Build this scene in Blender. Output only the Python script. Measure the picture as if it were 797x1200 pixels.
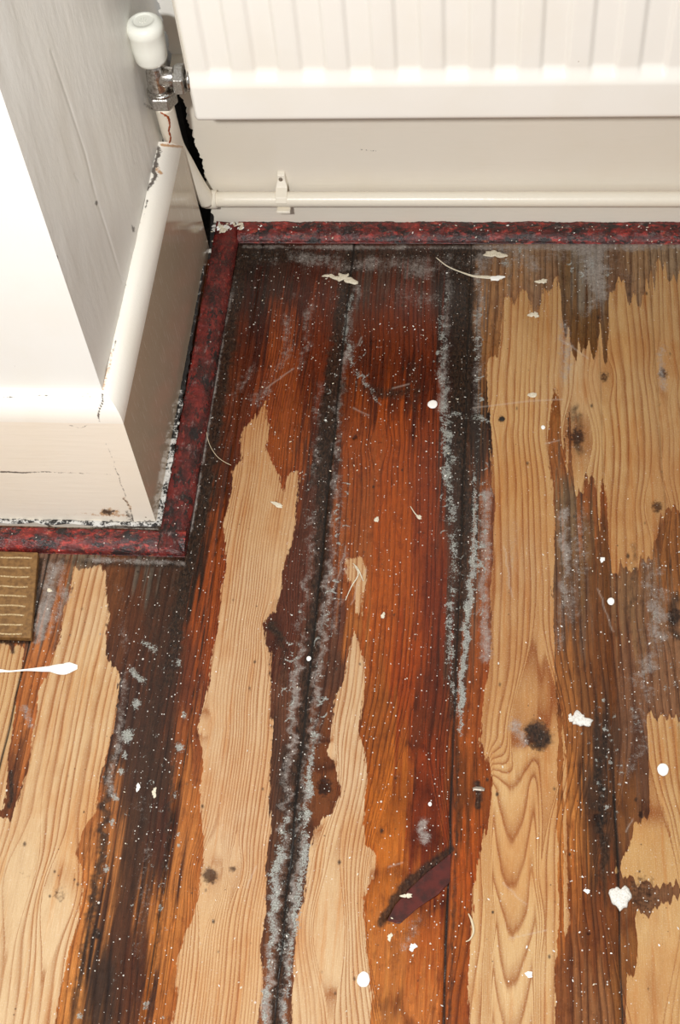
import bpy, bmesh, math, random
import numpy as np
from mathutils import Vector, Matrix
C = bpy.context.scene
for o in list(bpy.data.objects): bpy.data.objects.remove(o)
S = 1.05                      # metres per unit of the survey below
F, PIT, YAW, ROL = 1621.1, .96541, .18809, -.13173
CX, CY = 398.5, 600.0
# ------------------------------------------------------------------ camera
def cam_rows():
    cp, sp, cy, sy, cr, sr = [f(a) for a in (PIT, YAW, ROL) for f in (math.cos, math.sin)]
    fw = np.array([-sy*cp, cy*cp, -sp]); rt = np.array([cy, sy, 0.]); up = np.cross(rt, fw)
    return np.array([rt*cr+up*sr, -rt*sr+up*cr, fw])
R3 = cam_rows()
cd = bpy.data.cameras.new('camera'); cam = bpy.data.objects.new('camera', cd); C.collection.objects.link(cam)
cd.sensor_fit = 'VERTICAL'; cd.sensor_height = 36.0; cd.lens = F/1200*36; cd.clip_start = .01
m = Matrix.Identity(4)
for i in range(3): m[i][0], m[i][1], m[i][2] = R3[0][i], R3[1][i], -R3[2][i]
m[0][3], m[1][3], m[2][3] = 0, 0, S
cam.matrix_world = m; C.camera = cam
# ------------------------------------------------------------------ light and exposure
w = bpy.data.worlds.new('world'); C.world = w; w.use_nodes = True
w.node_tree.nodes['Background'].inputs[0].default_value = (1, .985, .965, 1)
w.node_tree.nodes['Background'].inputs[1].default_value = .46
ld = bpy.data.lights.new('flash', 'AREA'); ld.shape = 'DISK'; ld.size = .05; ld.energy = 15.2; ld.color = (1, .995, .975)
lo = bpy.data.objects.new('flash', ld); C.collection.objects.link(lo)
lo.location = (-.20, -.02, 1.10)
lo.rotation_euler = (Vector((-.12, .75, .0))-Vector(lo.location)).to_track_quat('-Z', 'Y').to_euler()
C.view_settings.view_transform = 'Standard'; C.view_settings.look = 'None'
C.view_settings.gamma = 1; C.view_settings.use_curve_mapping = False
C.view_settings.exposure = 0.0
# ------------------------------------------------------------------ helpers
def ray(u, v, ax, val):
    "world point seen at photo pixel u,v on the plane (axis ax) = val metres"
    d = R3.T @ np.array([(u-CX)/F, -(v-CY)/F, 1.]); o = np.array([0, 0, S]); t = (val-o[ax])/d[ax]
    return o+d*t
def flo(u, v, z=0.0): return ray(u, v, 2, z)
def proj(P):
    c = (np.asarray(P)-np.array([0, 0, S])) @ R3.T
    return CX+F*c[..., 0]/c[..., 2], CY-F*c[..., 1]/c[..., 2]
def vnoise(x, y, seed=0):
    xi = np.floor(x).astype(np.int64); yi = np.floor(y).astype(np.int64); fx = x-xi; fy = y-yi
    fx = fx*fx*(3-2*fx); fy = fy*fy*(3-2*fy)
    def h(a, b):
        n = (a*374761393+b*668265263+seed*974634777) & 0xffffffff
        n = ((n ^ (n >> 13))*1274126177) & 0xffffffff
        return ((n ^ (n >> 16)) & 0xffff)/65535.
    return (h(xi, yi)*(1-fx)+h(xi+1, yi)*fx)*(1-fy)+(h(xi, yi+1)*(1-fx)+h(xi+1, yi+1)*fx)*fy
def lin(c): 
    c = np.asarray(c, float)/255.
    return np.where(c <= .04045, c/12.92, ((c+.055)/1.055)**2.4)
def L4(*c): return tuple(float(x) for x in lin(c))+(1.,)
def sm_(a, b, x):
    q = np.clip((x-a)/(b-a), 0, 1); return q*q*(3-2*q)
def seg_dist(u, v, pts):
    "distance to a polyline and the parameter 0..1 along it"
    best = np.full(u.shape, 1e9); par = np.zeros(u.shape); n = len(pts)-1
    for i in range(n):
        (ax, ay), (bx, by) = pts[i][:2], pts[i+1][:2]
        dx, dy = bx-ax, by-ay
        t = np.clip(((u-ax)*dx+(v-ay)*dy)/(dx*dx+dy*dy+1e-9), 0, 1)
        d = np.hypot(u-ax-t*dx, v-ay-t*dy); k = d < best
        best = np.where(k, d, best); par = np.where(k, (i+t)/n, par)
    return best, par
def poly_sdf(u, v, P):
    d, _ = seg_dist(u, v, P+[P[0]]); ins = np.zeros(u.shape, bool); n = len(P)
    for i in range(n):
        (x1, y1), (x2, y2) = P[i], P[(i+1) % n]
        if y1 == y2: continue
        ins ^= ((y1 > v) != (y2 > v)) & (u < (x2-x1)*(v-y1)/(y2-y1)+x1)
    return np.where(ins, d, -d)
def link(name, me, mat, parent=None, smooth=False):
    o = bpy.data.objects.new(name, me); C.collection.objects.link(o)
    if mat: me.materials.append(mat)
    if parent: o.parent = parent
    if smooth:
        me.polygons.foreach_set('use_smooth', [True]*len(me.polygons))
    return o
def grid(name, P, mat, attrs={}, parent=None, smooth=True, flip=False):
    "P: (rows, cols, 3) array"
    r, c, _ = P.shape; me = bpy.data.meshes.new(name)
    me.vertices.add(r*c); me.vertices.foreach_set('co', P.reshape(-1).astype(np.float32))
    i = (np.arange(r-1)[:, None]*c+np.arange(c-1)[None, :]).ravel()
    q = np.stack([i, i+1, i+c+1, i+c] if not flip else [i, i+c, i+c+1, i+1], 1)
    n = len(i); me.loops.add(n*4); me.loops.foreach_set('vertex_index', q.ravel().astype(np.int32))
    me.polygons.add(n); me.polygons.foreach_set('loop_start', (np.arange(n)*4).astype(np.int32))
    me.update(calc_edges=True)
    for k, a in attrs.items():
        if a.ndim == 3:
            at = me.attributes.new(k, 'FLOAT_VECTOR', 'POINT'); at.data.foreach_set('vector', a.reshape(-1).astype(np.float32))
        else:
            at = me.attributes.new(k, 'FLOAT', 'POINT'); at.data.foreach_set('value', a.reshape(-1).astype(np.float32))
    return link(name, me, mat, parent, smooth)
def bm_obj(name, bm, mat, parent=None, smooth=False, bevel=0):
    bmesh.ops.recalc_face_normals(bm, faces=bm.faces)
    me = bpy.data.meshes.new(name); bm.to_mesh(me); bm.free()
    o = link(name, me, mat, parent, smooth)
    if bevel:
        b = o.modifiers.new('bevel', 'BEVEL'); b.width = bevel; b.segments = 3; b.limit_method = 'ANGLE'
    return o
def tag(o, label, cat, group=None, kind=None):
    if label: o['label'] = label
    if cat: o['category'] = cat
    if group: o['group'] = group
    if kind: o['kind'] = kind
    return o
def struct(o, label=None):
    o['kind'] = 'structure'
    if label: o['label'] = label
    return o
def empty(name, loc):
    o = bpy.data.objects.new(name, None); C.collection.objects.link(o); o.location = loc; o.empty_display_size = .02
    return o
def add_lathe(bm, prof, c, axis=(0, 0, 1), seg=40):
    ax = Vector(axis).normalized(); q = Vector((0, 0, 1)).rotation_difference(ax)
    rings = []
    for r, h in prof:
        rings.append([bm.verts.new(Vector(c)+q @ Vector((r*math.cos(2*math.pi*k/seg), r*math.sin(2*math.pi*k/seg), h))) for k in range(seg)])
    for a, b in zip(rings, rings[1:]):
        for k in range(seg): bm.faces.new((a[k], a[(k+1) % seg], b[(k+1) % seg], b[k]))
    for rg in (rings[0], rings[-1]):
        try: bm.faces.new(rg)
        except ValueError: pass
def add_tube(bm, pts, rad, seg=20, squash=1.0):
    pts = [Vector(p) for p in pts]; rings = []; n = len(pts); side = None
    for i, p in enumerate(pts):
        t = (pts[min(i+1, n-1)]-pts[max(i-1, 0)]).normalized()
        if side is None:
            side = t.cross(Vector((0, 0, 1)))
            if side.length < .1: side = t.cross(Vector((0, 1, 0)))
        side = (side-t*side.dot(t)).normalized(); nn = side.cross(t).normalized()
        r = rad[i] if hasattr(rad, '__len__') else rad
        rings.append([bm.verts.new(p+side*r*math.cos(2*math.pi*k/seg)+nn*r*squash*math.sin(2*math.pi*k/seg)) for k in range(seg)])
    for a, b in zip(rings, rings[1:]):
        for k in range(seg): bm.faces.new((a[k], a[(k+1) % seg], b[(k+1) % seg], b[k]))
    bm.faces.new(rings[0]); bm.faces.new(rings[-1])
def smooth_path(pts, k=8):
    out = []; P = [Vector(p) for p in pts]; P = [P[0]*2-P[1]]+P+[P[-1]*2-P[-2]]
    for i in range(1, len(P)-2):
        for j in range(k):
            t = j/k; a, b, c, d = P[i-1:i+3]
            out.append(.5*((2*b)+(-a+c)*t+(2*a-5*b+4*c-d)*t*t+(-a+3*b-3*c+d)*t**3))
    out.append(P[-2]); return out
# ------------------------------------------------------------------ node shorthand
class NT:
    def __init__(s, name):
        s.m = bpy.data.materials.new(name); s.m.use_nodes = True; s.t = s.m.node_tree; s.n = s.t.nodes; s.b = s.n['Principled BSDF']
    def node(s, typ, ins={}, **kw):
        n = s.n.new(typ)
        for k, v in kw.items(): setattr(n, k, v)
        for k, v in ins.items():
            if isinstance(v, bpy.types.NodeSocket): s.t.links.new(v, n.inputs[k])
            else: n.inputs[k].default_value = v
        return n
    def attr(s, k, vec=False): n = s.node('ShaderNodeAttribute', attribute_name=k); return n.outputs['Vector' if vec else 'Fac']
    def math(s, op, a, b=0.0, c=0.0, clamp=False):
        return s.node('ShaderNodeMath', {0: a, 1: b, 2: c}, operation=op, use_clamp=clamp).outputs[0]
    def step(s, x, a, b, t0=0., t1=1.):
        return s.node('ShaderNodeMapRange', {0: x, 1: a, 2: b, 3: t0, 4: t1}, interpolation_type='SMOOTHSTEP').outputs[0]
    def mix(s, f, a, b, mode='MIX'):
        n = s.node('ShaderNodeMix', data_type='RGBA', blend_type=mode)
        for i, v in ((0, f), (6, a), (7, b)):
            if isinstance(v, bpy.types.NodeSocket): s.t.links.new(v, n.inputs[i])
            else: n.inputs[i].default_value = v
        return n.outputs[2]
    def pos(s): return s.node('ShaderNodeNewGeometry').outputs['Position']
    def noise(s, scale, detail=3, vec=None, rough=.55, st=(1, 1, 1), seed=0, color=False):
        mp = s.node('ShaderNodeMapping', {0: vec or s.pos(), 1: (seed*3.7, seed*1.3, seed*2.1), 3: st})
        n = s.node('ShaderNodeTexNoise', {'Vector': mp.outputs[0], 'Scale': scale, 'Detail': detail, 'Roughness': rough})
        return n.outputs[1 if color else 0]
    def speck(s, scale, prob, size, seed=0, st=(1, 1, 1)):
        mp = s.node('ShaderNodeMapping', {0: s.pos(), 1: (seed*1.37, seed*.73, 0), 3: st})
        v = s.node('ShaderNodeTexVoronoi', {'Vector': mp.outputs[0], 'Scale': scale})
        sp = s.node('ShaderNodeSeparateColor', {0: v.outputs['Color']})
        on = s.math('LESS_THAN', sp.outputs[0], prob)
        rad = s.math('MULTIPLY_ADD', s.math('POWER', sp.outputs[1], 2.5), size, size*.35)
        d = s.math('SUBTRACT', rad, v.outputs['Distance'])
        return s.math('MULTIPLY', on, s.step(d, 0, size*.25))
    def out(s, col, rough=.5, bump=None, strength=.3, dist=.001, **kw):
        for k, v in (('Base Color', col), ('Roughness', rough)):
            if isinstance(v, bpy.types.NodeSocket): s.t.links.new(v, s.b.inputs[k])
            else: s.b.inputs[k].default_value = v
        if bump is not None:
            bn = s.node('ShaderNodeBump', {'Strength': strength, 'Distance': dist, 'Height': bump})
            s.t.links.new(bn.outputs[0], s.b.inputs['Normal'])
        for k, v in kw.items(): s.b.inputs[k].default_value = v
        return s.m
# ------------------------------------------------------------------ materials
def mat_floor():
    t = NT('worn varnished pine boards'); g = t.attr('g'); s = t.attr('s')
    cv = t.attr('cv', True); cb = t.mix(1., t.attr('cb', True), (.71, .74, .73, 1), 'MULTIPLY'); cv = t.mix(1., cv, (.83, .84, .80, 1), 'MULTIPLY')
    n1 = t.noise(260, 3, st=(1, .13, 1)); n1b = t.noise(700, 2, st=(1, .35, 1), seed=2)
    e = t.math('ADD', s, t.math('MULTIPLY', t.math('SUBTRACT', n1, .5), 13.))
    e = t.math('ADD', e, t.math('MULTIPLY', t.math('SUBTRACT', n1b, .5), 6.))
    bare = t.step(e, -.8, .8)
    rim = t.math('MULTIPLY', t.step(e, -9, 0), t.step(e, .5, 0))       # the varnish is thicker and redder along its broken edge
    wob = t.math('MULTIPLY', t.math('SUBTRACT', t.noise(60, 3, st=(1, .12, 1), seed=5), .5), .9)
    ph = t.math('FRACT', t.math('ADD', g, wob))
    ring = t.node('ShaderNodeValToRGB', {0: ph}); cr = ring.color_ramp
    cr.elements[0].position = 0; cr.elements[0].color = (.25, .25, .25, 1); cr.elements[1].position = 1; cr.elements[1].color = (.3, .3, .3, 1)
    for p, v in ((.12, .0), (.5, .12), (.74, .55), (.88, 1.), (.95, .75)):
        k = cr.elements.new(p); k.color = (v, v, v, 1)
    line = t.math('MULTIPLY', ring.outputs[0], t.step(t.noise(45, 2, st=(1, .15, 1), seed=9), .3, .6, .5, 1.15))
    fib = t.noise(1500, 2, st=(1, .035, 1), seed=3); fine = t.noise(900, 3, seed=4)
    big = t.noise(35, 3, seed=7, st=(1, .5, 1))
    # bare timber
    b1 = t.mix(t.math('MULTIPLY', line, .85), cb, t.mix(1., cb, (.52, .30, .16, 1), 'MULTIPLY'))
    b1 = t.mix(t.math('MULTIPLY', t.step(big, .45, .75), .35), b1, t.mix(1., b1, (.86, .70, .52, 1), 'MULTIPLY'))
    b1 = t.mix(t.step(fib, .35, .72, 0, .30), b1, t.mix(1., b1, (.62, .5, .4, 1), 'MULTIPLY'))
    b1 = t.mix(t.step(fine, .5, .75, 0, .25), b1, (.72, .62, .50, 1))
    b1 = t.mix(t.step(t.noise(16, 5, rough=.65, seed=31, st=(1.6, .6, 1)), .5, .72, 0, .55), b1, t.mix(1., b1, (.84, .62, .42, 1), 'MULTIPLY'))
    b1 = t.mix(t.step(t.noise(55, 5, rough=.7, seed=32), .56, .74, 0, .5), b1, t.mix(1., b1, (1.12, 1.16, 1.22, 1), 'MULTIPLY'))
    b1 = t.mix(t.step(t.noise(1100, 2, seed=33), .62, .78, 0, .35), b1, t.mix(1., b1, (.6, .45, .35, 1), 'MULTIPLY'))
    b1 = t.mix(t.step(t.noise(150, 4, rough=.65, seed=41, st=(1, .045, 1)), .50, .68, 0, .6), b1, t.mix(1., b1, (.88, .62, .38, 1), 'MULTIPLY'))
    b1 = t.mix(t.step(t.noise(220, 4, rough=.7, seed=42, st=(1, .12, 1)), .55, .70, 0, .5), b1, t.mix(1., b1, (1.18, 1.25, 1.36, 1), 'MULTIPLY'))
    b1 = t.mix(t.step(t.noise(9, 3, seed=43), .5, .66, 0, .45), b1, t.mix(1., b1, (.92, .74, .55, 1), 'MULTIPLY'))
    # varnished timber
    v1 = t.mix(t.math('MULTIPLY', line, .75), cv, t.mix(1., cv, (.30, .22, .2, 1), 'MULTIPLY'))
    v1 = t.mix(t.step(fib, .42, .7, 0, .55), v1, t.mix(1., v1, (.45, .4, .4, 1), 'MULTIPLY'))
    v1 = t.mix(t.step(t.noise(1200, 2, st=(1, .05, 1), seed=11), .5, .75, 0, .5), v1, t.mix(1., v1, (1.7, 1.45, 1.2, 1), 'MULTIPLY'))
    v1 = t.mix(t.step(t.noise(120, 5, rough=.7, seed=12, st=(1, .5, 1)), .48, .68, 0, .6), v1, t.mix(1., v1, (.5, .42, .38, 1), 'MULTIPLY'))
    v1 = t.mix(t.step(t.noise(500, 4, rough=.7, seed=13), .56, .72, 0, .5), v1, t.mix(1., v1, (2.0, 1.9, 1.8, 1), 'MULTIPLY'))
    v1 = t.mix(t.math('MULTIPLY', rim, .45), v1, t.mix(1., v1, (.78, .55, .4, 1), 'MULTIPLY'))
    col = t.mix(bare, v1, b1)
    # knots
    kn = t.attr('kn'); kk = t.step(t.math('ADD', kn, t.math('MULTIPLY', t.math('SUBTRACT', t.noise(330, 3, seed=14), .5), 1.1)), .25, .8)
    col = t.mix(t.math('MULTIPLY', kk, .88), col, t.mix(1., col, (.10, .06, .045, 1), 'MULTIPLY'))
    # black grime and the painted shadow at the vent cover's edges
    dk = t.attr('dk'); gn = t.noise(190, 5, rough=.7, seed=15, st=(1, .6, 1))
    dm = t.step(t.math('ADD', dk, t.math('MULTIPLY', t.math('SUBTRACT', gn, .5), .9)), .25, .85)
    dtx = t.mix(t.step(t.noise(500, 5, rough=.75, seed=16, st=(1, .4, 1)), .42, .62), (.006, .004, .003, 1), (.045, .022, .012, 1))
    dtx = t.mix(t.step(t.noise(240, 5, rough=.75, seed=38), .56, .72, 0, .6), dtx, (.15, .12, .10, 1))
    col = t.mix(t.math('MULTIPLY', dm, .90), col, dtx)
    # grey dusty bloom, and the reflection painted on the dark varnish
    hz = t.attr('hz'); hn = t.noise(260, 5, rough=.72, seed=17)
    hz = t.math('ADD', hz, t.math('MULTIPLY', t.math('SUBTRACT', t.noise(1000, 3, rough=.7, seed=34), .5), 1.0))
    hz = t.math('ADD', hz, t.math('MULTIPLY', t.math('SUBTRACT', t.noise(75, 4, seed=35, st=(1, .6, 1)), .5), 1.0))
    hm = t.math('MULTIPLY', t.step(t.math('ADD', hz, t.math('MULTIPLY', t.math('SUBTRACT', hn, .5), 1.2)), .38, .95), .72, clamp=True)
    col = t.mix(hm, col, t.mix(t.noise(400, 2, seed=18), (.10, .07, .055, 1), (.50, .46, .42, 1)))
    # hard white and grey-green crust
    pt = t.attr('pt'); pn = t.noise(420, 4, rough=.65, seed=19)
    pt = t.math('ADD', pt, t.math('MULTIPLY', t.math('SUBTRACT', t.noise(85, 4, rough=.65, seed=36), .5), 2.4))
    pt = t.math('SUBTRACT', pt, .16); pt = t.math('ADD', pt, t.math('MULTIPLY', t.math('SUBTRACT', t.noise(800, 3, rough=.75, seed=44), .5), 2.0))
    pm = t.step(t.math('ADD', pt, t.math('MULTIPLY', t.math('SUBTRACT', pn, .5), 1.7)), .60, .86)
    pcol = t.mix(t.noise(90, 2, seed=20), (.40, .39, .38, 1), (.50, .54, .47, 1))
    pcol = t.mix(t.step(t.noise(900, 3, seed=21), .35, .7), t.mix(1., pcol, (.45, .43, .42, 1), 'MULTIPLY'), pcol)
    col = t.mix(t.math('MULTIPLY', pm, .82), col, pcol)
    # paint specks and dust
    sd = t.attr('sp')
    sk = t.math('MAXIMUM', t.speck(190, .14, .15, 1), t.math('MAXIMUM', t.speck(480, .25, .25, 2), t.speck(85, .05, .07, 3)))
    skm = t.math('MULTIPLY', sk, t.step(t.math('ADD', sd, t.math('MULTIPLY', t.math('SUBTRACT', t.noise(40, 3, seed=23), .5), 1.2)), .1, .9), clamp=True)
    col = t.mix(t.math('MULTIPLY', skm, .85), col, (.68, .64, .58, 1))
    dsk = t.math('MAXIMUM', t.speck(230, .10, .16, 5), t.speck(90, .05, .07, 6))
    col = t.mix(t.math('MULTIPLY', dsk, .6), col, (.05, .03, .02, 1))
    # pale scratches and dried rings
    sc = t.attr('sc'); col = t.mix(t.math('MULTIPLY', sc, .38, clamp=True), col, (.55, .47, .40, 1))
    # paint smears and the shrinkage gaps between boards
    gp = t.attr('gp'); col = t.mix(gp, col, (.006, .004, .003, 1))
    rough = t.math('ADD', t.step(bare, 0, 1, .30, .62), t.math('MULTIPLY', t.math('MAXIMUM', pm, hm), .35))
    rough = t.math('ADD', rough, t.math('MULTIPLY', t.math('SUBTRACT', t.noise(200, 3, seed=30), .5), .25), clamp=True)
    bh = t.math('ADD', t.math('MULTIPLY', line, .35), t.math('MULTIPLY', pm, 1.2)); bh = t.math('ADD', bh, t.math('MULTIPLY', fib, .35))
    bh = t.math('ADD', bh, t.math('MULTIPLY', gn, .7))
    return t.out(col, rough, bh, .35, .0006, **{'Specular IOR Level': .26})
def mat_paint(name, base, rough=.35, marks=True, brush=(1, 1, .1), bump=.25, warm=(.80, .70, .52, 1), dist=.0008):
    t = NT(name); col = base
    col = t.mix(t.step(t.noise(14, 4, seed=2), .4, .75, 0, .35), col, t.mix(1., col, (.95, .92, .86, 1), 'MULTIPLY'))
    col = t.mix(t.speck(95, .05, .08, 4), col, (.35, .27, .18, 1))
    bh = t.math('ADD', t.noise(420, 3, st=brush, seed=3), t.math('MULTIPLY', t.noise(25, 3), .8))
    if 'vertical' in name:
        col = t.mix(t.step(t.noise(330, 3, seed=12, st=(1, 1, .12)), .56, .72, 0, .35), col, (.80, .74, .64, 1))
        col = t.mix(t.step(t.noise(700, 4, rough=.7, seed=13, st=(1, 1, .35)), .63, .70, 0, .6), col, (.85, .80, .72, 1))
    if marks:
        mk = t.attr('mk'); ru = t.attr('ru')
        nn = t.noise(330, 6, rough=.75, seed=5)
        mm = t.step(t.math('ADD', mk, t.math('MULTIPLY', t.math('SUBTRACT', nn, .5), 2.0)), .35, .75)
        rr = t.step(t.math('ADD', ru, t.math('MULTIPLY', t.math('SUBTRACT', nn, .5), 2.2)), .35, .85)
        col = t.mix(t.math('MULTIPLY', rr, .85), col, t.mix(t.noise(300, 2), (.45, .13, .02, 1), (.55, .36, .14, 1)))
        col = t.mix(t.math('MULTIPLY', mm, .9), col, (.045, .028, .020, 1))
        bh = t.math('SUBTRACT', bh, t.math('MULTIPLY', mm, 1.5)); bh = t.math('ADD', bh, t.math('MULTIPLY', t.attr('rd'), 3.))
    return t.out(col, rough, bh, bump, dist, **{'Specular IOR Level': .45})
def mat_bead(name, st, red=1.0):
    t = NT(name); n = t.noise(60, 5, rough=.7, seed=1, st=st); n2 = t.noise(170, 5, rough=.75, seed=2, st=st); gr = t.attr('gr'); rb = t.attr('rb')
    col = t.mix(t.step(n, .40, .62), (.040, .008, .007, 1), (.155*red, .015, .012, 1))
    col = t.mix(t.math('MULTIPLY', t.step(n2, .50, .66), rb), col, (.42*red, .035, .024, 1))
    col = t.mix(t.math('MULTIPLY', t.step(t.noise(210, 4, rough=.7, seed=8, st=st), .58, .70), t.math('MULTIPLY', rb, .7)), col, (.42, .11, .05, 1))
    col = t.mix(t.math('MULTIPLY', t.step(t.noise(100, 6, rough=.78, seed=5, st=st), .50, .58, 0, .97), gr), col, (.010, .006, .006, 1))
    col = t.mix(t.math('MULTIPLY', t.step(t.noise(150, 6, rough=.8, seed=7, st=st), .55, .70, 0, .75), gr), col, (.24, .17, .155, 1))
    col = t.mix(t.math('MULTIPLY', t.speck(330, .18, .22, 2), gr), col, (.6, .52, .45, 1))
    return t.out(col, .26, t.math('ADD', n2, t.noise(400, 4, rough=.7)), .6, .0014, **{'Specular IOR Level': .5})
def mat_flaky():
    t = NT('flaking white paint over black dirt'); n = t.noise(120, 6, rough=.8, seed=1)
    yy = t.node('ShaderNodeSeparateXYZ', {0: t.pos()}).outputs[1]; n = t.math('SUBTRACT', n, t.step(yy, .74, .92, 0, .11))
    col = t.mix(t.step(n, .46, .52), (.012, .010, .009, 1), (.60, .58, .54, 1))
    col = t.mix(t.speck(330, .3, .2, 7), col, (.02, .016, .014, 1))
    return t.out(col, .6, n, .5, .002)
def simple(name, c, rough=.5, metal=0., n=.0, c2=None, sc=200, **kw):
    t = NT(name); col = c
    nz = t.noise(sc, 3)
    if c2: col = t.mix(t.step(nz, .35, .7), c, c2)
    return t.out(col, rough, nz if n else None, n, .0006, Metallic=metal, **kw)
M = dict(floor=mat_floor(),
    front=mat_paint('cream gloss on front skirting', L4(243, 233, 217), .33, brush=(.06, 1, 1)),
    roll=mat_paint('off-white gloss on skirting roll', L4(243, 238, 228), .3),
    side=mat_paint('shade-darkened cream gloss with vertical brush marks', L4(188, 170, 148), .11, brush=(1, 1, .04), bump=.10),  # darker than the front's cream: this face's shade is put into the colour
    back=mat_paint('cream gloss on rear skirting', L4(233, 225, 211), .3, brush=(.05, 1, 1), bump=.2),
    wallw=mat_paint('white wall paint', L4(238, 237, 232), .6, bump=.2),
    walls=mat_paint('white eggshell paint on the return', L4(228, 226, 220), .38, brush=(1, .5, .3), bump=.3, dist=.0010),
    wallb=mat_paint('white wall paint behind radiator', L4(236, 234, 228), .5),
    rad=mat_paint('white radiator enamel', L4(243, 239, 231), .25, marks=False, bump=.05, brush=(1, 1, 1)),
    pipe=mat_paint('cream paint on pipe', L4(236, 228, 212), .28, bump=.2),
    plastic=simple('aged white plastic', L4(236, 236, 226), .25, n=.1),
    chrome=simple('tarnished chrome', (.62, .60, .57, 1), .2, 1., .35, (.30, .27, .24, 1), 380),
    nut=simple('dull nickel with lime', (.55, .54, .52, 1), .38, 1., .5, (.36, .34, .31, 1), 600),
    brown=simple('brown moulded plastic', L4(132, 96, 52), .45, n=.4, c2=L4(104, 72, 36), sc=260),
    rib=simple('worn pale ridge', L4(196, 172, 132), .35, n=.4, c2=L4(150, 118, 72), sc=700),
    void=simple('near-black cavity plaster', (.012, .010, .010, 1), .9, n=.3, c2=(.03, .025, .02, 1)),
    bead=mat_bead('flaking dark red gloss paint', (.55, 1, 1)), beads=mat_bead('flaking maroon gloss paint', (1, .45, 1), .95), flaky=mat_flaky(),
    white=simple('dried white gloss paint', L4(246, 244, 238), .3, n=.15),
    cream=simple('dried cream paint', L4(226, 216, 194), .5, n=.4, c2=L4(196, 184, 160), sc=900),
    scuff=simple('crumbly white filler', L4(232, 228, 220), .8, n=.9, c2=L4(200, 196, 188), sc=700),
    redwood=simple('dark red torn resin', (.085, .010, .006, 1), .32, n=.6, c2=(.035, .006, .004, 1), sc=110),
    iron=simple('dark iron', (.035, .028, .025, 1), .5, .6, .4), steel=simple('grey steel', (.32, .27, .22, 1), .45, .7, .3),
    fibre=simple('pale fibre', L4(206, 190, 160), .5), rust=simple('orange rust run', L4(176, 84, 26), .7, n=.8, c2=L4(120, 52, 18), sc=900))
# ------------------------------------------------------------------ the floor
BD = [-.520, -.382, -.2345, -.1415, -.0225, .1005, .152, .27]        # board joints, survey units
BARE = [
 [(86,664),(94,667),(100,667),(118,662),(124,672),(125,701),(127,723),(125,752),(124,767),(129,775),(139,790),(138,820),(135,840),(128,875),(119,905),(117,930),(112,950),(95,975),(88,1000),(96,1020),(98,1045),(92,1075),(84,1105),(76,1135),(70,1165),(62,1210),(-200,1210),(-200,960),(0,955),(12,962),(22,935),(32,905),(38,870),(47,808),(60,777),(68,755),(75,714),(84,690)],
 [(-200,752),(4,752),(9,755),(14,767),(20,754),(28,760),(22,800),(14,855),(9,900),(4,950),(-200,970)],
 [(311,471),(302,485),(288,500),(281,515),(283,540),(270,552),(273,572),(262,615),(266,664),(258,702),(256,736),(247,773),(247,796),(238,826),(233,851),(238,900),(234,938),(240,983),(236,1021),(232,1051),(221,1085),(207,1126),(206,1152),(207,1179),(200,1210),(302,1210),(307,1152),(307,1103),(313,1066),(311,1021),(317,972),(317,915),(319,863),(317,818),(318,796),(317,766),(311,751),(309,732),(313,724),(324,717),(328,698),(330,672),(343,634),(347,596),(350,562),(349,551),(337,559),(332,578),(326,555),(317,540),(313,526),(315,503),(313,481)],
 [(416,741),(409,766),(403,796),(394,815),(390,845),(383,881),(388,889),(398,908),(398,930),(390,953),(377,960),(369,972),(362,998),(360,1028),(356,1058),(349,1073),(345,1111),(345,1152),(341,1210),(433,1210),(435,1160),(430,1122),(426,1085),(426,1051),(431,1036),(439,1028),(441,1002),(428,990),(426,964),(428,934),(430,908),(428,885),(420,855),(424,835),(426,803),(426,773),(422,751)],
 [(405,653),(411,656),(425,653),(430,664),(426,690),(424,722),(418,716),(414,690),(405,672)],
 [(591,349),(589,390),(582,417),(571,421),(572,451),(574,503),(574,540),(578,596),(577,650),(574,709),(576,766),(567,811),(562,870),(572,897),(578,912),(577,939),(568,975),(562,1002),(557,1026),(554,1065),(551,1110),(550,1155),(550,1210),(650,1210),(650,1140),(653,1104),(659,1080),(657,1050),(657,984),(656,930),(656,840),(652,803),(647,728),(647,690),(651,615),(647,577),(644,540),(642,503),(646,466),(651,443),(658,468),(663,488),(664,545),(676,580),(688,585),(692,559),(700,557),(707,590),(712,640),(725,665),(745,670),(760,650),(766,627),(772,612),(787,600),(840,596),(840,319),(797,321),(783,326),(777,311),(768,342),(762,317),(750,352),(745,332),(738,362),(727,332),(713,357),(704,402),(700,419),(691,400),(681,419),(668,400),(659,365),(651,326),(645,345),(638,338),(629,370),(618,345),(610,338),(602,356),(597,346)],
 [(757,840),(759,900),(756,950),(747,966),(732,996),(722,1022),(735,1030),(770,1036),(840,1040),(840,840)],
 [(742,1075),(752,1104),(746,1134),(738,1170),(734,1210),(840,1210),(840,1040),(790,1052),(765,1070)],
]
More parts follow.
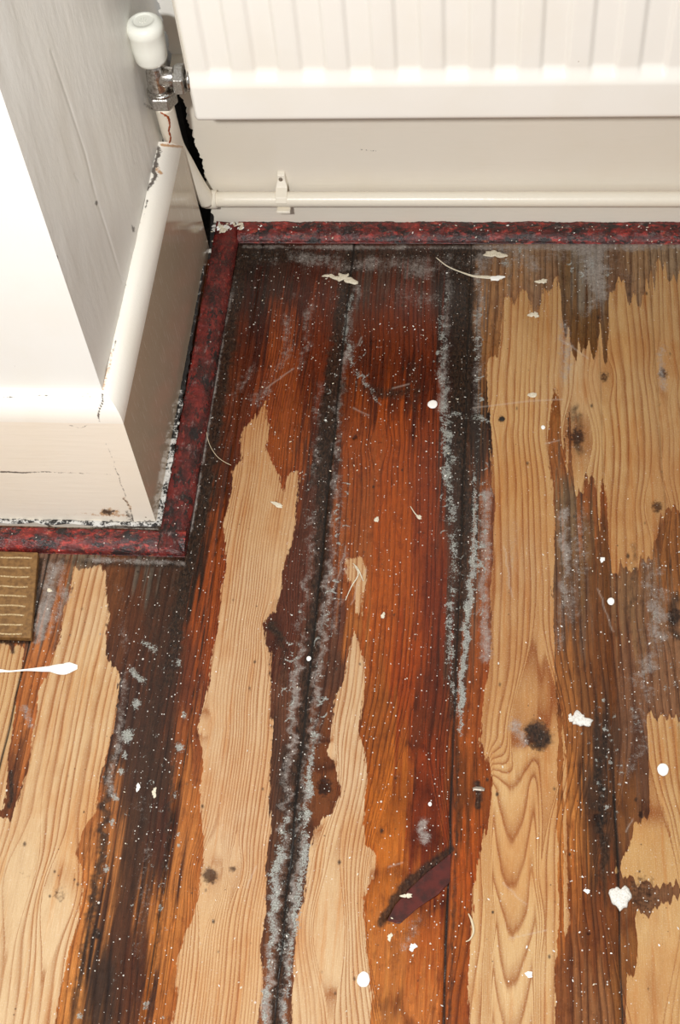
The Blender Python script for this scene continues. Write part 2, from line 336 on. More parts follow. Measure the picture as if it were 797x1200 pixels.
CV = """60 700 128 96 78;50 720 128 108 98;75 740 160 92 44;45 780 186 112 60;28 840 176 104 52;14 930 112 62 32;140 680 108 62 34;165 700 86 46 26;190 680 70 40 26;
160 760 84 44 24;180 800 60 34 22;150 850 70 42 30;200 760 66 36 22;180 900 62 37 24;160 1000 68 40 24;190 1000 74 36 20;140 1100 78 45 28;170 1150 78 40 22;115 1150 60 40 30;
110 960 170 105 55;100 1060 196 124 64;85 1130 204 132 68;100 655 124 106 88;180 655 96 84 74;265 480 100 46 20;250 560 84 38 18;252 640 148 70 28;240 700 136 62 24;240 750 152 72 28;225 800 108 52 28;
225 870 140 74 34;228 960 176 104 48;220 1040 184 112 54;195 1100 184 112 52;195 1180 172 100 44;240 600 56 32 22;225 680 44 27 19;300 300 44 25 20;340 310 70 42 32;300 350 66 24 14;350 340 76 30 17;
290 420 94 38 17;340 400 132 60 28;370 420 110 44 17;330 440 152 74 34;310 450 128 56 24;270 500 104 46 22;350 500 142 66 22;335 530 154 76 28;370 480 80 32 15;375 540 60 30 20;360 600 84 44 30;
345 680 92 48 34;335 740 88 44 30;335 820 100 60 42;330 900 80 50 36;325 980 90 55 36;430 300 82 58 48;480 300 76 52 42;430 350 96 42 20;480 350 110 50 34;450 400 114 46 14;490 400 108 42 14;
440 450 80 30 12;490 450 80 28 10;420 520 150 70 25;460 520 158 70 19;500 520 130 54 20;420 600 150 74 28;460 620 162 74 20;500 620 132 54 20;515 700 116 44 17;450 720 168 80 24;400 700 94 50 35;
390 780 90 55 40;480 800 150 62 16;440 860 152 80 28;500 860 102 42 15;515 800 102 40 16;450 940 178 96 30;500 940 130 50 15;450 1020 184 102 36;500 1000 112 42 15;380 920 110 60 30;
460 1130 176 102 46;500 1130 164 82 30;500 1180 186 108 50;450 1190 190 118 56;410 650 152 80 35;412 720 172 100 45;535 320 50 38 34;540 400 44 25 20;545 500 48 38 34;545 600 58 38 30;540 700 74 48 36;
540 780 80 48 32;570 320 120 98 84;575 380 158 110 68;580 340 160 114 74;568 600 150 86 48;570 700 156 92 56;560 780 152 76 30;552 860 152 76 28;545 940 108 54 20;560 940 142 70 24;545 1020 162 76 25;
540 1100 158 80 28;540 1180 152 76 28;610 310 152 122 96;640 310 142 108 82;600 330 168 122 82;660 330 120 90 60;690 370 116 80 44;680 300 130 115 100;700 320 134 118 104;720 320 122 90 68;
750 310 158 124 92;790 300 154 128 102;690 400 112 75 40;655 500 156 98 50;678 510 104 78 62;652 580 156 94 46;665 620 124 98 72;680 650 118 82 50;700 600 146 82 36;700 680 112 66 30;670 720 112 80 60;
680 780 124 76 40;660 800 156 98 50;705 780 112 62 26;740 700 136 98 66;770 720 124 88 62;740 780 124 82 56;780 780 136 94 66;785 640 144 88 42;745 880 116 78 56;735 930 124 76 40;715 880 78 50 34;
705 900 62 42 32;700 940 84 52 32;670 880 158 98 50;680 950 176 108 50;665 980 196 128 66;710 1000 84 52 32;665 1060 168 98 45;695 1060 126 68 30;705 1060 112 60 30;670 1150 132 76 40;700 1180 142 92 56;
725 1100 118 66 30;730 1150 134 82 40;775 510 166 108 62;775 430 126 98 76;752 1047 122 84 58;20 700 120 84 60"""
CB = """60 700 228 188 142;100 720 230 190 146;100 800 228 186 138;60 850 232 192 146;30 1000 232 194 150;60 1130 236 198 154;120 1000 222 168 112;10 800 222 176 124;300 520 218 168 118;300 600 224 178 130;
300 700 224 180 136;280 800 224 180 136;270 950 226 184 142;260 1100 228 184 136;410 800 226 186 144;410 900 228 190 150;400 1000 228 186 140;400 1150 230 190 146;600 400 218 168 112;610 480 222 172 114;
610 560 214 160 100;600 660 208 158 108;620 740 206 152 98;620 840 212 160 104;600 950 226 178 122;600 1050 228 182 126;600 1180 230 186 134;680 440 218 176 128;720 400 214 168 112;720 500 214 168 112;
760 420 204 158 106;780 560 204 156 104;730 600 208 158 102;770 900 214 168 114;750 1000 214 164 104;780 1130 222 176 120;630 350 206 156 100"""
def shep(u, v, txt, sv=2.6, pw=3.0):
    P = np.array([[float(a) for a in q.split()] for q in txt.replace('\n', '').split(';') if q.strip()])
    col = lin(P[:, 2:]); acc = np.zeros(u.shape+(3,)); ws = np.zeros(u.shape)
    for p, c in zip(P, col):
        d2 = (u-p[0])**2+((v-p[1])/sv)**2+20.
        wt = d2**(-pw/2); wt *= wt**.35
        acc += wt[..., None]*c; ws += wt
    return acc/ws[..., None]
def lineval(u, v, pts, wid, amp, jit=0.0, seed=1, soft=1.0):
    jx = (vnoise(u*0, v/9., seed)-.5)*2*jit+(vnoise(u*0+5, v/3., seed+7)-.5)*jit
    d, par = seg_dist(u+jx, v, pts)
    wd = np.interp(par, np.linspace(0, 1, len(wid)), wid) if hasattr(wid, '__len__') else wid
    am = np.interp(par, np.linspace(0, 1, len(amp)), amp) if hasattr(amp, '__len__') else amp
    return am*np.exp(-(d/wd)**2*soft)
def floor_arrays(X, Y):
    P = np.stack([X, Y, X*0], -1)
    safe = np.maximum(Y, .15); Pp = np.stack([X, safe, X*0], -1)
    u, v = proj(Pp); xs, ys = X/S, Y/S
    bare = np.full(u.shape, -400.)
    for p in BARE: bare = np.maximum(bare, poly_sdf(u, v, p))
    ju = u+(vnoise(xs*800, ys*11, 41)-.5)*16+(vnoise(xs*260, ys*16, 42)-.5)*22+(vnoise(xs*1500, ys*30, 45)-.5)*8
    jv = v+(vnoise(xs*620, ys*5, 43)-.5)*110+(vnoise(xs*120, ys*40, 44)-.5)*40
    wr = sm_(652, 662, u)*1.0+.25*sm_(560, 570, u)*(1-sm_(652, 662, u))
    bare = bare+wr*((vnoise(xs*420, ys*9, 51)-.5)*16+(vnoise(xs*170, ys*7, 52)-.5)*14)
    cv = shep(ju, jv, CV, 2.6, 4.0); cb = shep(ju, v, CB, 2.2, 2.4)
    # ---- which board
    bd = np.digitize(xs, BD)
    rng = np.random.RandomState(5)
    # ---- growth rings
    KN = [(630, 862, 34, 15, 1.0), (246, 1026, 16, 9, .9), (272, 1018, 9, 5, .6), (770, 594, 16, 7, .75), (752, 1047, 44, 22, .5), (790, 722, 16, 9, .85), (70, 1048, 20, 10, .45), (28, 1026, 20, 10, .25),
          (480, 1052, 50, 5, .2), (380, 922, 22, 10, .85), (677, 512, 22, 9, .8), (708, 441, 13, 6, .7), (588, 491, 9, 4, .8), (777, 438, 14, 6, .8), (702, 960, 18, 8, .85), (445, 520, 12, 4, .4),
          (416, 513, 8, 3.5, .8), (400, 1090, 22, 9, .05), (240, 855, 10, 3, .1), (752, 955, 9, 4, .8), (690, 1093, 7, 2.5, .8), (40, 918, 0, 3, .0), (322, 735, 14, 4, .0)]
    gx = xs.copy()*1000.
    kn = np.zeros(u.shape)
    sc_px = 1.0
    for (ku, kv, Rk, kr, kd) in KN:
        kp = flo(ku, kv)/S*1000; dx = gx-kp[0]; dy = ys*1000-kp[1]
        Rm = Rk*.78
        if Rk:
            wgt = np.exp(-(dy/(Rm*1.9))**2)*Rm*Rm*.62
            r = np.sqrt(np.maximum(dx*dx-wgt, 0)+.0004*wgt); gx = kp[0]+np.sign(dx)*r
        dd = np.hypot((u-ku), (v-kv)/1.15+(vnoise(u/3, v/3, 5)-.5)*3)
        kn = np.maximum(kn, kd*np.clip(1.5-dd/(kr*1.0), 0, 1))
    g = np.zeros(u.shape)
    sp_list = {1: 5.2, 2: 5.5, 3: 3.2, 4: 4.6, 5: 7.2, 6: 6.2, 7: 6., 0: 6., 8: 6.}
    for b in range(9):
        k = bd == b
        sp = sp_list[b]; t = np.arange(-900, 700, 5.); wn = np.cumsum(rng.uniform(.45, 1.9, len(t)))*5./sp/1.15
        gg = gx[k]+12*(vnoise(ys[k]*5+b*9, ys[k]*0, 3)-.5)+5*(vnoise(ys[k]*14+b*5, ys[k]*0, 9)-.5)
        g[k] = np.interp(gg, t, wn)
    # cathedral figure in the wide pale board
    dx = (u-603)-(vnoise(v/60., v*0, 4)-.5)*8; cc = (v+.15*dx*dx)/58.
    wg = np.clip((v-868)/18, 0, 1)*np.clip((46-np.abs(dx))/9, 0, 1)
    wg = sm_(860, 925, v)*(1-sm_(22, 36, np.abs(dx)))
    near = (bd == 5) & (np.abs(u-603) < 3) & (np.abs(v-890) < 8)
    g = np.where(bd == 5, g*(1-wg)+(cc+np.round(np.mean(g[near]-cc[near])))*wg, g)
    # ---- grime, plus the vent cover's painted edge shadow
    dk = np.zeros(u.shape)
    def D(*a, **k):
        nonlocal dk; dk = np.maximum(dk, lineval(u, v, *a, **k))
    JA = [(413,286),(405,340),(398,400),(390,450),(384,500),(378,600),(371,700),(362,800),(354,870),(347,950),(340,1030),(331,1110),(322,1205)]
    D(JA, [14,12,14,12,14,12,10,10,9,10,9,9,10], [.9,1,.9,1,.95,1,.9,.95,1,1,1,1,1], jit=3)
    D([(395,450),(385,500),(376,560)], 18, .8, jit=4)
    D([(281,300),(267,400),(250,500),(235,600),(217,660),(207,740),(200,800)], [12,13,14,15,14,13,12], [1,1,1,.95,.9,.8,.65], jit=3)
    D([(180,665),(188,760),(178,860),(165,980)], 26, [.45,.5,.45,.3], jit=5)
    D([(134,880),(123,940),(116,1010),(108,1065),(96,1130),(84,1200)], 8, [.7,.8,.8,.8,.6,.5], jit=3)
    D([(206,870),(198,960),(188,1060),(177,1190)], 5, [.6,.7,.6,.5], jit=2)
    D([(543,288),(545,340),(543,420),(540,500),(546,560),(543,640),(538,720),(533,800),(534,860)], [20,17,17,16,14,12,11,9,5], [.9,.95,.95,.8,.8,.75,.7,.6,.6], jit=3)
    D([(288,296),(360,300),(440,297),(560,297),(600,295)], [20,14,12,10,6], [.95,.7,.6,.8,.5], jit=4)
    D([(300,320),(300,370)], 24, .5, jit=4)
    D([(420,452),(450,462),(488,458)], [8,10,12], [.5,.7,.6], jit=3)
    D([(488,430),(486,475)], 12, .55, jit=4)
    D([(650,300),(690,370),(700,395)], 12, .35, jit=4)
    D([(706,840),(703,930),(706,1000),(704,1060)], [10,11,8,5], [.6,.8,.8,.4], jit=3)
    D([(538,880),(534,1000),(531,1100),(526,1200)], 4, .6, jit=1)
    D([(560,918),(561,945)], 5, .95, jit=1)
    D([(628,858),(634,866)], 14, 1.0, jit=3)
    D([(675,480),(679,528)], 10, .6, jit=2)
    D([(322,733),(332,760),(336,800)], [8,8,10], [.9,.6,.5], jit=3)
    D([(40,890),(14,930),(12,955)], 4, .3, jit=1)
    D([(14,905),(12,945)], 4, .85, jit=1)
    D([(333,880),(335,900),(331,950)], 9, .7, jit=3)
    D([(113,1092),(114,1096)], 5, 1.2)
    D([(702,600),(700,680)], 10, .35, jit=3)
    D([(742,640),(738,740)], 7, .5, jit=3)
    D([(790,700),(792,745)], 10, .7, jit=3)
    D([(446,1082),(462,1060),(480,1038),(502,1018),(528,994)], [6,10,11,10,7], [.9,1.1,1.1,1,.8], jit=2)
    D([(470,1100),(495,1080),(520,1055)], [12,9,6], .45, jit=4)
    D([(50,656),(120,660),(215,662)], 7, [.5,.6,.9], jit=2)
    D([(0,752),(34,752)], 3, .9); D([(14,752),(15,764)], 4, .8); D([(48,656),(38,750)], 3.5, .9)  # shadow painted along the vent cover's edges, plus one dark spot
    rs = np.random.RandomState(9)
    for q in range(150):                                             # small soot spots
        a, b = rs.uniform(0, 797), rs.uniform(310, 1195)
        dk = np.maximum(dk, rs.uniform(.4, .9)*np.exp(-((u-a)**2+((v-b)/1.4)**2)/rs.uniform(2, 9)))
    # ---- grey bloom and a painted reflection in front of the radiator
    hz = np.zeros(u.shape)
    def Hh(*a, **k):
        nonlocal hz; hz = np.maximum(hz, lineval(u, v, *a, **k))
    Hh([(286,289),(400,290),(560,290),(700,289),(800,288)], [3,4,4,8,6], [.6,.8,.7,.8,.75], jit=0)
    Hh([(300,305),(420,310),(520,305),(700,300)], 16, [.35,.5,.45,.4], jit=5)
    Hh([(340,300),(400,312),(450,306),(500,320)], 14, .62, jit=6)
    Hh([(332,345),(390,350)], 12, .3); Hh([(460,345),(508,352)], 18, .55, jit=4)  # reflection of radiator and pipe painted as pale bands on the varnish
    Hh([(690,290),(700,340),(690,370)], [22,16,8], [1,.85,.4], jit=5)
    Hh([(600,290),(620,310)], 18, .6, jit=4)
    Hh([(525,300),(522,400),(520,480)], 9, .6, jit=3); Hh([(562,300),(560,480)], 8, .65, jit=2)
    Hh([(340,370),(335,420),(300,470)], 12, .5, jit=6); Hh([(365,360),(355,430)], 9, .55, jit=5)
    Hh([(281,300),(267,360),(253,440),(240,520),(224,610),(217,650)], 4, [.3,.6,.95,.9,.9,.7], jit=1)
    Hh([(300,430),(270,470)], 9, .4, jit=5)
    Hh([(q[0]-13, q[1]) for q in JA[3:]], 8, [.5,.5,.5,.55,.7,.7,.6,.6,.7,.7], jit=5)
    Hh([(q[0]+12, q[1]) for q in JA[1:9]], 8, [.6,.65,.6,.55,.55,.65,.7,.6], jit=5)
    Hh([(q[0]+7, q[1]) for q in JA[8:]], 6, [.6,.6,.7,.7,.7], jit=5)
    Hh([(60,665),(52,730),(45,750)], [10,12,8], [.8,.9,.9], jit=3); Hh([(70,662),(75,700),(60,740)], 9, .6, jit=3); Hh([(100,656),(215,660)], 5, .7, jit=1)
    Hh([(140,690),(150,780),(140,860),(128,930)], 8, [.4,.5,.75,.7], jit=3)
    Hh([(660,600),(662,680),(655,760)], 9, [.85,.75,.5], jit=3); Hh([(680,600),(670,720)], 16, .5, jit=5)
    Hh([(760,660),(775,720),(760,800),(745,900)], [16,18,18,16], [.6,.65,.55,.5], jit=8)
    Hh([(775,410),(778,455)], 8, .7, jit=2); Hh([(660,380),(668,440)], 12, .55, jit=4)
    Hh([(570,580),(566,700),(570,770)], 9, .75, jit=2); Hh([(600,620),(598,700)], 12, .4, jit=4)
    Hh([(395,560),(400,640),(395,740)], 10, .5, jit=4); Hh([(495,965),(497,985)], 8, .8, jit=2)
    Hh([(470,1110),(490,1080)], 12, .5, jit=3); Hh([(165,940),(170,1120)], 14, .35, jit=6)
    Hh([(30,830),(36,850)], 7, .7); Hh([(605,850),(612,870)], 12, .75, jit=3)
    hz = np.maximum(hz, .28*np.exp(-((v-330)/60)**2)*(u > 560))
    # ---- crust, with the comb of small rings left along the old joints
    pt = np.zeros(u.shape)
    def Pp_(*a, comb=0, **k):
        nonlocal pt; q = lineval(u, v, *a, **k)
        if comb: q = q*(.55+.45*np.cos(2*np.pi*v/comb+vnoise(u/6, v/12, 3)*3))
        pt = np.maximum(pt, q)
    Pp_([(522,345),(518,400),(520,450),(523,500),(527,560),(531,640),(529,700),(527,760),(533,810),(539,840)], [6,8,8,9,8,8,8,8,7,6], [.8,.85,.8,.9,.9,.9,.85,.8,.8,.8], jit=3)
    Pp_([(557,540),(556,600),(555,640),(551,690),(547,740),(543,790),(540,860)], [4,5,6,6,6,6,4], [.75,1.,1.15,1.25,1.3,1.25,1.0], jit=2)
    Pp_([(561,300),(560,400),(561,480),(560,540)], 5, .75, jit=2, comb=7); Pp_([(566,560),(565,640),(562,720)], 9, .85, jit=1, comb=15)
    Pp_([(520,482),(545,488),(572,492)], 5, .85, jit=2); Pp_([(519,490),(522,560)], 5, 1.0, jit=3)
    Pp_([(410,345),(405,400),(415,430),(432,452),(446,474)], [4,5,6,5,3], [.75,.9,.8,.85,.8], jit=3)
    Pp_([(396,480),(392,560),(396,640),(386,720),(376,800),(370,860)], 7, [.6,.65,.7,.65,.75,.85], jit=4, comb=9)
    Pp_([(365,600),(360,680),(352,760),(345,820)], 6, [.5,.6,.8,.7], jit=4, comb=9)
    Pp_([(368,860),(362,920),(357,965),(355,1010),(350,1050),(342,1110),(336,1160),(332,1205)], [5,6,6,8,8,6,5,5], [1.,1.15,.95,1.,1.05,.95,.9,.9], jit=2)
    Pp_([(334,960),(325,1010),(322,1050),(318,1100),(313,1150),(308,1205)], [6,10,10,7,6,6], [.8,1.05,1.05,.95,.9,.9], jit=3)
    Pp_([(345,950),(338,1060),(325,1190)], 12, .55, jit=4)
    Pp_([(165,750),(183,765)], 6, .8, jit=3); Pp_([(155,785),(168,798)], 6, .95, jit=2)
    for a, b, r, q in ((160,826,6,1.2),(150,862,9,1.25),(146,885,5,1.1),(142,905,5,1.1),(136,935,5,1.2),(131,965,5,1.2),(124,1020,5,1.2),(128,1000,3,1.),(209,776,4,1.),(209,795,3,.9),(216,838,5,1.2),(211,876,6,1.3),(205,930,4,1.1),(193,990,3,1.),(188,1064,4,1.1),
                       (171,1178,5,1.),(94,1190,5,1.1),(690,310,9,.9),(590,303,12,.9),(712,320,6,.8),(610,292,8,.7),(118,742,4,.8)):
        pt = np.maximum(pt, q*np.exp(-(((u-a)/r)**2+((v-b)/(r*1.35))**2)))
    for q in range(60):
        a, b = rs.normal(716, 14), rs.uniform(820, 960); r = rs.uniform(1.5, 4.5)
        pt = np.maximum(pt, rs.uniform(.7, 1.1)*np.exp(-(((u-a)/r)**2+((v-b)/(r*.8))**2)))
    for q in range(70):
        a, b = rs.uniform(120, 212), rs.uniform(730, 1200); r = rs.uniform(1.5, 4)
        pt = np.maximum(pt, rs.uniform(.55, .95)*np.exp(-(((u-a)/r)**2+((v-b)/r)**2)))
    for q in range(40):
        a, b = rs.uniform(730, 797), rs.uniform(690, 860); r = rs.uniform(2, 6)
        pt = np.maximum(pt, rs.uniform(.4, .75)*np.exp(-(((u-a)/r)**2+((v-b)/(1.8*r))**2)))
    def rings(pts, pitch, ru, rv, amp, seed=0, wob=2.5):
        nonlocal pt
        r2 = np.random.RandomState(seed); pts = np.array(pts, float); L = np.hypot(*np.diff(pts, axis=0).T).sum(); n = int(L/pitch)
        cum = np.concatenate([[0], np.cumsum(np.hypot(*np.diff(pts, axis=0).T))])
        for i in range(n):
            a = np.interp(i*pitch, cum, pts[:, 0])+r2.normal(0, wob); b = np.interp(i*pitch, cum, pts[:, 1])+r2.normal(0, 1)
            k = (np.abs(u-a) < 14) & (np.abs(v-b) < 14)
            s1, s2 = r2.uniform(.75, 1.25, 2); d = np.hypot((u[k]-a)/(ru*s1), (v[k]-b)/(rv*s2))
            arc = .55+.45*np.cos(np.arctan2(v[k]-b, u[k]-a)-r2.uniform(0, 6.28)); pt[k] = np.maximum(pt[k], arc*1.3*amp*r2.uniform(.6, 1.15)*np.exp(-((d-1)*min(ru, rv)/1.1)**2))
    rings([(343,740),(340,790),(337,860)], 9, 6, 7, 1.05, 1, 4); rings([(384,690),(380,760),(376,830),(375,870)], 9, 5, 6, .9, 2, 4)
    rings([(384,440),(388,520)], 9, 5, 3, .75, 3); rings([(404,560),(398,650),(394,720)], 10, 6, 3, .85, 4); rings([(358,560),(352,660),(345,720)], 11, 5, 3, .7, 5)
    rings([(565,545),(563,640),(560,745)], 14, 6.5, 7, 1.0, 6, 1.5); rings([(560,300),(560,480)], 7, 4, 2.5, .9, 7, 1); rings([(517,350),(516,440)], 8, 4, 3, 1., 8, 1.5)
    rings([(668,300),(680,340)], 8, 4, 3, .9, 9); rings([(692,300),(694,345)], 8, 4, 3, .9, 10); rings([(223,840),(233,780)], 11, 7, 6, .6, 11); rings([(418,400),(428,460)], 12, 5, 6, .8, 12, 4)
    rings([(520,500),(523,640)], 9, 5, 4, .9, 13, 3); rings([(531,560),(536,720)], 10, 3.5, 4, .8, 14, 3); rings([(160,850),(150,960)], 16, 6, 6, .8, 15, 12); rings([(195,860),(165,1100)], 30, 5, 6, .8, 16, 14)
    rings([(352,480),(345,520)], 8, 4, 3, .5, 17); rings([(320,370),(352,440)], 12, 6, 5, .5, 18, 10)
    # ---- thin scratches
    sc = np.zeros(u.shape)
    for a in [[(425,395),(418,405)],[(312,455),(345,432)],[(415,478),(432,487)],[(428,668),(418,688),(412,708)],[(392,690),(405,640)],[(590,1035),(616,1060)],[(455,1016),(471,1011)],[(480,450),(460,455)],
              [(590,640),(600,700)],[(555,478),(620,470),(660,468)],[(640,520),(655,516)],[(740,960),(735,975)],[(595,1100),(640,1090)],[(300,1015),(290,1040)],[(660,400),(690,420)],[(700,690),(720,740)]]:
        sc = np.maximum(sc, lineval(u, v, a, .8, .8, jit=1.5))
    sp = .55+.35*(bare < 0)+.3*np.exp(-((v-300)/40)**2)-.25*(bare > 10)
    # ---- shrinkage gaps
    gp = np.zeros(u.shape); dip = np.zeros(u.shape)
    for i, b in enumerate(BD):
        wob = (vnoise(ys*30+b*99, ys*0, 2)-.5)*.0016
        w = {-.382: .0010, -.2345: .0007, -.1415: .0012, -.0225: .0011, .1005: .0010}.get(b, .0009)
        wv = w*(.75+.6*vnoise(ys*22+i*7, ys*0, 8))
        if b == -.0225: wv = np.where(v < 860, wv*.7, wv*1.25)
        if b == .1005: wv = np.where(v < 930, wv*.3, wv)
        if b == -.2345: wv = wv*np.where(v > 700, .55, .2)
        if b > .11: wv = wv*.5
        d = np.abs(xs-b-wob)
        q = np.clip(1.25-d/np.maximum(wv, 1e-5), 0, 1); q = q*(.25 if b > .12 else 1); q = np.where((b == .1005) & (v < 930), q*.3, q); gp = np.maximum(gp, q); dip = np.maximum(dip, np.clip(1-d/.0030, 0, 1)**2*.0012)
    gouge = poly_sdf(u, v, [(450,1078),(463,1058),(480,1040),(499,1022),(529,998),(528,1034),(514,1049),(490,1064),(468,1083)])
    dip = np.maximum(dip, np.clip(gouge/3, 0, 1)*.003)
    knd = np.clip(kn-.6, 0, .4)*.002
    Z = -(dip+knd)*S
    return dict(s=bare, cv=cv, cb=cb, g=g, kn=kn, dk=dk, hz=hz, pt=pt, sc=sc, sp=sp, gp=gp), Z
fx = np.concatenate([np.linspace(-1.3, -.47, 26), np.arange(-.465, .225, .00092), np.linspace(.23, 1.1, 26)])*S
fy = np.concatenate([np.linspace(-.5, .215, 20), np.arange(.222, 1.02, .00105), np.linspace(1.022, 1.07, 6)])*S
X, Y = np.meshgrid(fx, fy); A, Z = floor_arrays(X, Y)
fl = grid('floor', np.stack([X, Y, Z], -1), M['floor'], A)
struct(fl, 'worn pine floorboards with patchy red-brown varnish, black joints and white paint specks')
# ------------------------------------------------------------------ walls and skirting (survey units times S)
XS, YS, YB = -.2887*S, .6565*S, 1.030*S        # skirting faces: return side, chimney front, rear
HT, HW = .152*S, .175*S                        # top of the flat face, top of the rounded roll
WX, WY, WB = -.3035*S, .6715*S, 1.046*S        # plaster faces
XV = -.2995*S
def marks(P, segs, rust=(), ridge=()):
    u, v = proj(P); mk = np.zeros(u.shape); ru = mk.copy(); rd = mk.copy()
    for pts, wd, am in segs: mk = np.maximum(mk, lineval(u, v, pts, wd, am, jit=wd*.8))
    for pts, wd, am in rust: ru = np.maximum(ru, lineval(u, v, pts, wd, am, jit=wd*.5))
    for pts, wd, am in ridge: rd = np.maximum(rd, lineval(u, v, pts, wd, am))
    return dict(mk=mk, ru=ru, rd=rd)
def plane_grid(a, b, c, n1, n2):
    "a corner, b end of first axis, c end of second axis"
    a, b, c = map(np.array, (a, b, c)); s, t = np.meshgrid(np.linspace(0, 1, n1), np.linspace(0, 1, n2))
    return a+(b-a)*s[..., None]+(c-a)*t[..., None]
# chimney front wall and its return
P = plane_grid((-1.3, WY, HW-.01), (WX, WY, HW-.01), (-1.3, WY, 1.6), 240, 200)
struct(grid('wall_front', P, M['wallw'], marks(P, [])), 'smooth white face of the chimney breast')
P = plane_grid((WX, WY, HW-.01), (WX, WB+.03, HW-.01), (WX, WY, 1.6), 330, 700)
P[..., 0] += ((vnoise(P[..., 1]*40, P[..., 2]*16, 3)-.5)*.0011+(vnoise(P[..., 1]*140, P[..., 2]*40, 4)-.5)*.00035)*np.clip((P[..., 1]-WY)/.01, 0, 1)
uu, vv = proj(P)
at = marks(P, [([(111,239),(112,237)],2,1.2),([(65,301),(66,302)],2,1.2),([(155,270),(155,266)],2,1.),([(168,122),(177,128)],3,.6)],
           ridge=[([(60,60),(82,125),(100,180),(112,230),(128,280),(143,330)],1.4,1.),([(88,205),(93,213)],1.5,.6),([(150,150),(158,190)],2,.3)])
struct(grid('wall_left', P, M['walls'], at, flip=True), 'off-white plastered return of the chimney breast with a fine crack')
# wall behind the radiator; its left edge is broken away where the pipe rises
jag = [(176,-60),(186,40),(205,98),(216,118),(222,146),(229,165),(236,186),(241,205),(245,224),(245,238),(249,252),(252,266)]
jz = [ray(a, b, 1, YB) for a, b in jag]; jz.sort(key=lambda p: p[2])
zs = np.concatenate([np.linspace(0, .30*S, 300), np.linspace(.302*S, 1.6, 40)])
jx = np.interp(zs, [p[2] for p in jz], [p[0] for p in jz])+(vnoise(zs*260, zs*0, 4)-.5)*.004+(vnoise(zs*900, zs*0, 5)-.5)*.0016
k = zs <= .2*S
def back_strip(zs, jx, y):
    s = np.concatenate([np.linspace(0, .5, 240)**1.4, np.linspace(.505, 1, 60)])
    x = jx[:, None]+(1.1-jx[:, None])*s[None, :]
    return np.stack([x, np.full(x.shape, y), np.repeat(zs[:, None], len(s), 1)], -1)
P = back_strip(zs[k], jx[k], YB); P = np.concatenate([P, P[-1:]+np.array([0, WB-YB, .004])], 0); P = np.concatenate([P[:1], P], 0)
e = P[:, :1].copy(); e[..., 1] += .02; P = np.concatenate([e, P], 1)
at = marks(P, [([(284,262),(500,262),(800,261)],1.6,.55),([(420,175),(440,177)],1.2,.5),([(252,262),(258,266)],3,.8)])
struct(grid('baseboard_back', P, M['back'], at), 'tall cream gloss skirting board along the rear wall')
zz = zs[zs >= .15*S]; P = back_strip(zz, np.minimum(jx[zs >= .15*S], -.262*S), WB)
struct(grid('wall_back', P, M['wallb'], marks(P, [])), 'white wall behind the radiator')
bm = bmesh.new()                                                      # the cavity in the corner, its faces coloured near-black
vs = [bm.verts.new(p) for p in [(-.33*S, 1.075*S, -.01), (-.2*S, 1.075*S, -.01), (-.2*S, 1.075*S, .215*S), (-.33*S, 1.075*S, .215*S)]]
bm.faces.new(vs)
vs = [bm.verts.new(p) for p in [(-.309*S, .98*S, -.01), (-.309*S, 1.08*S, -.01), (-.309*S, 1.08*S, .15*S), (-.309*S, .98*S, .15*S)]]
bm.faces.new(vs)
vs = [bm.verts.new(p) for p in [(-.33*S, .985*S, .001), (-.262*S, .985*S, .001), (-.262*S, 1.08*S, .001), (-.33*S, 1.08*S, .001)]]
bm.faces.new(vs)
struct(bm_obj('wall_cavity', bm, M['void']), 'black gap in the corner beside the pipe')
# skirting profile: a flat face with a rounded top
def prof(d0):
    "list of (outward offset from the wall plane, z)"
    out = [(d0, 0.0), (d0, HT*.35), (d0, HT*.7), (d0, HT-.001)]
    for i in range(1, 15):
        a = i/14*math.pi/2; out.append((d0*math.cos(a)**.9, HT+(HW-HT)*math.sin(a)))
    return out
def skirt(name, run, mat, label, seg, nrun, flip=False, densez=120, rollmat=None):
    pr = prof(abs(XS-WX)); d = np.array([p[0] for p in pr]); z = np.array([p[1] for p in pr])
    t = np.linspace(0, 1, 20); zi = np.concatenate([np.linspace(0, HT-.001, densez), z[4:]]); di = np.concatenate([np.full(densez, d[0]), d[4:]])
    P = np.array([[run(s, o, h) for s in np.linspace(0, 1, nrun)] for o, h in zip(di, zi)])
    at = marks(P, *seg)
    o = grid(name, P, mat, at, flip=flip)
    me = o.data; me.materials.append(rollmat)
    idx = np.zeros(len(me.polygons), np.int32).reshape(len(zi)-1, nrun-1); idx[densez-1:] = 1
    me.polygons.foreach_set('material_index', idx.ravel())
    return struct(o, label)
def run_front(s, o, h):                                              # mitred at the outer corner
    xe = WX+o; return (-1.3+(xe+1.3)*(1-(1-s)**2.2), WY-o, h)
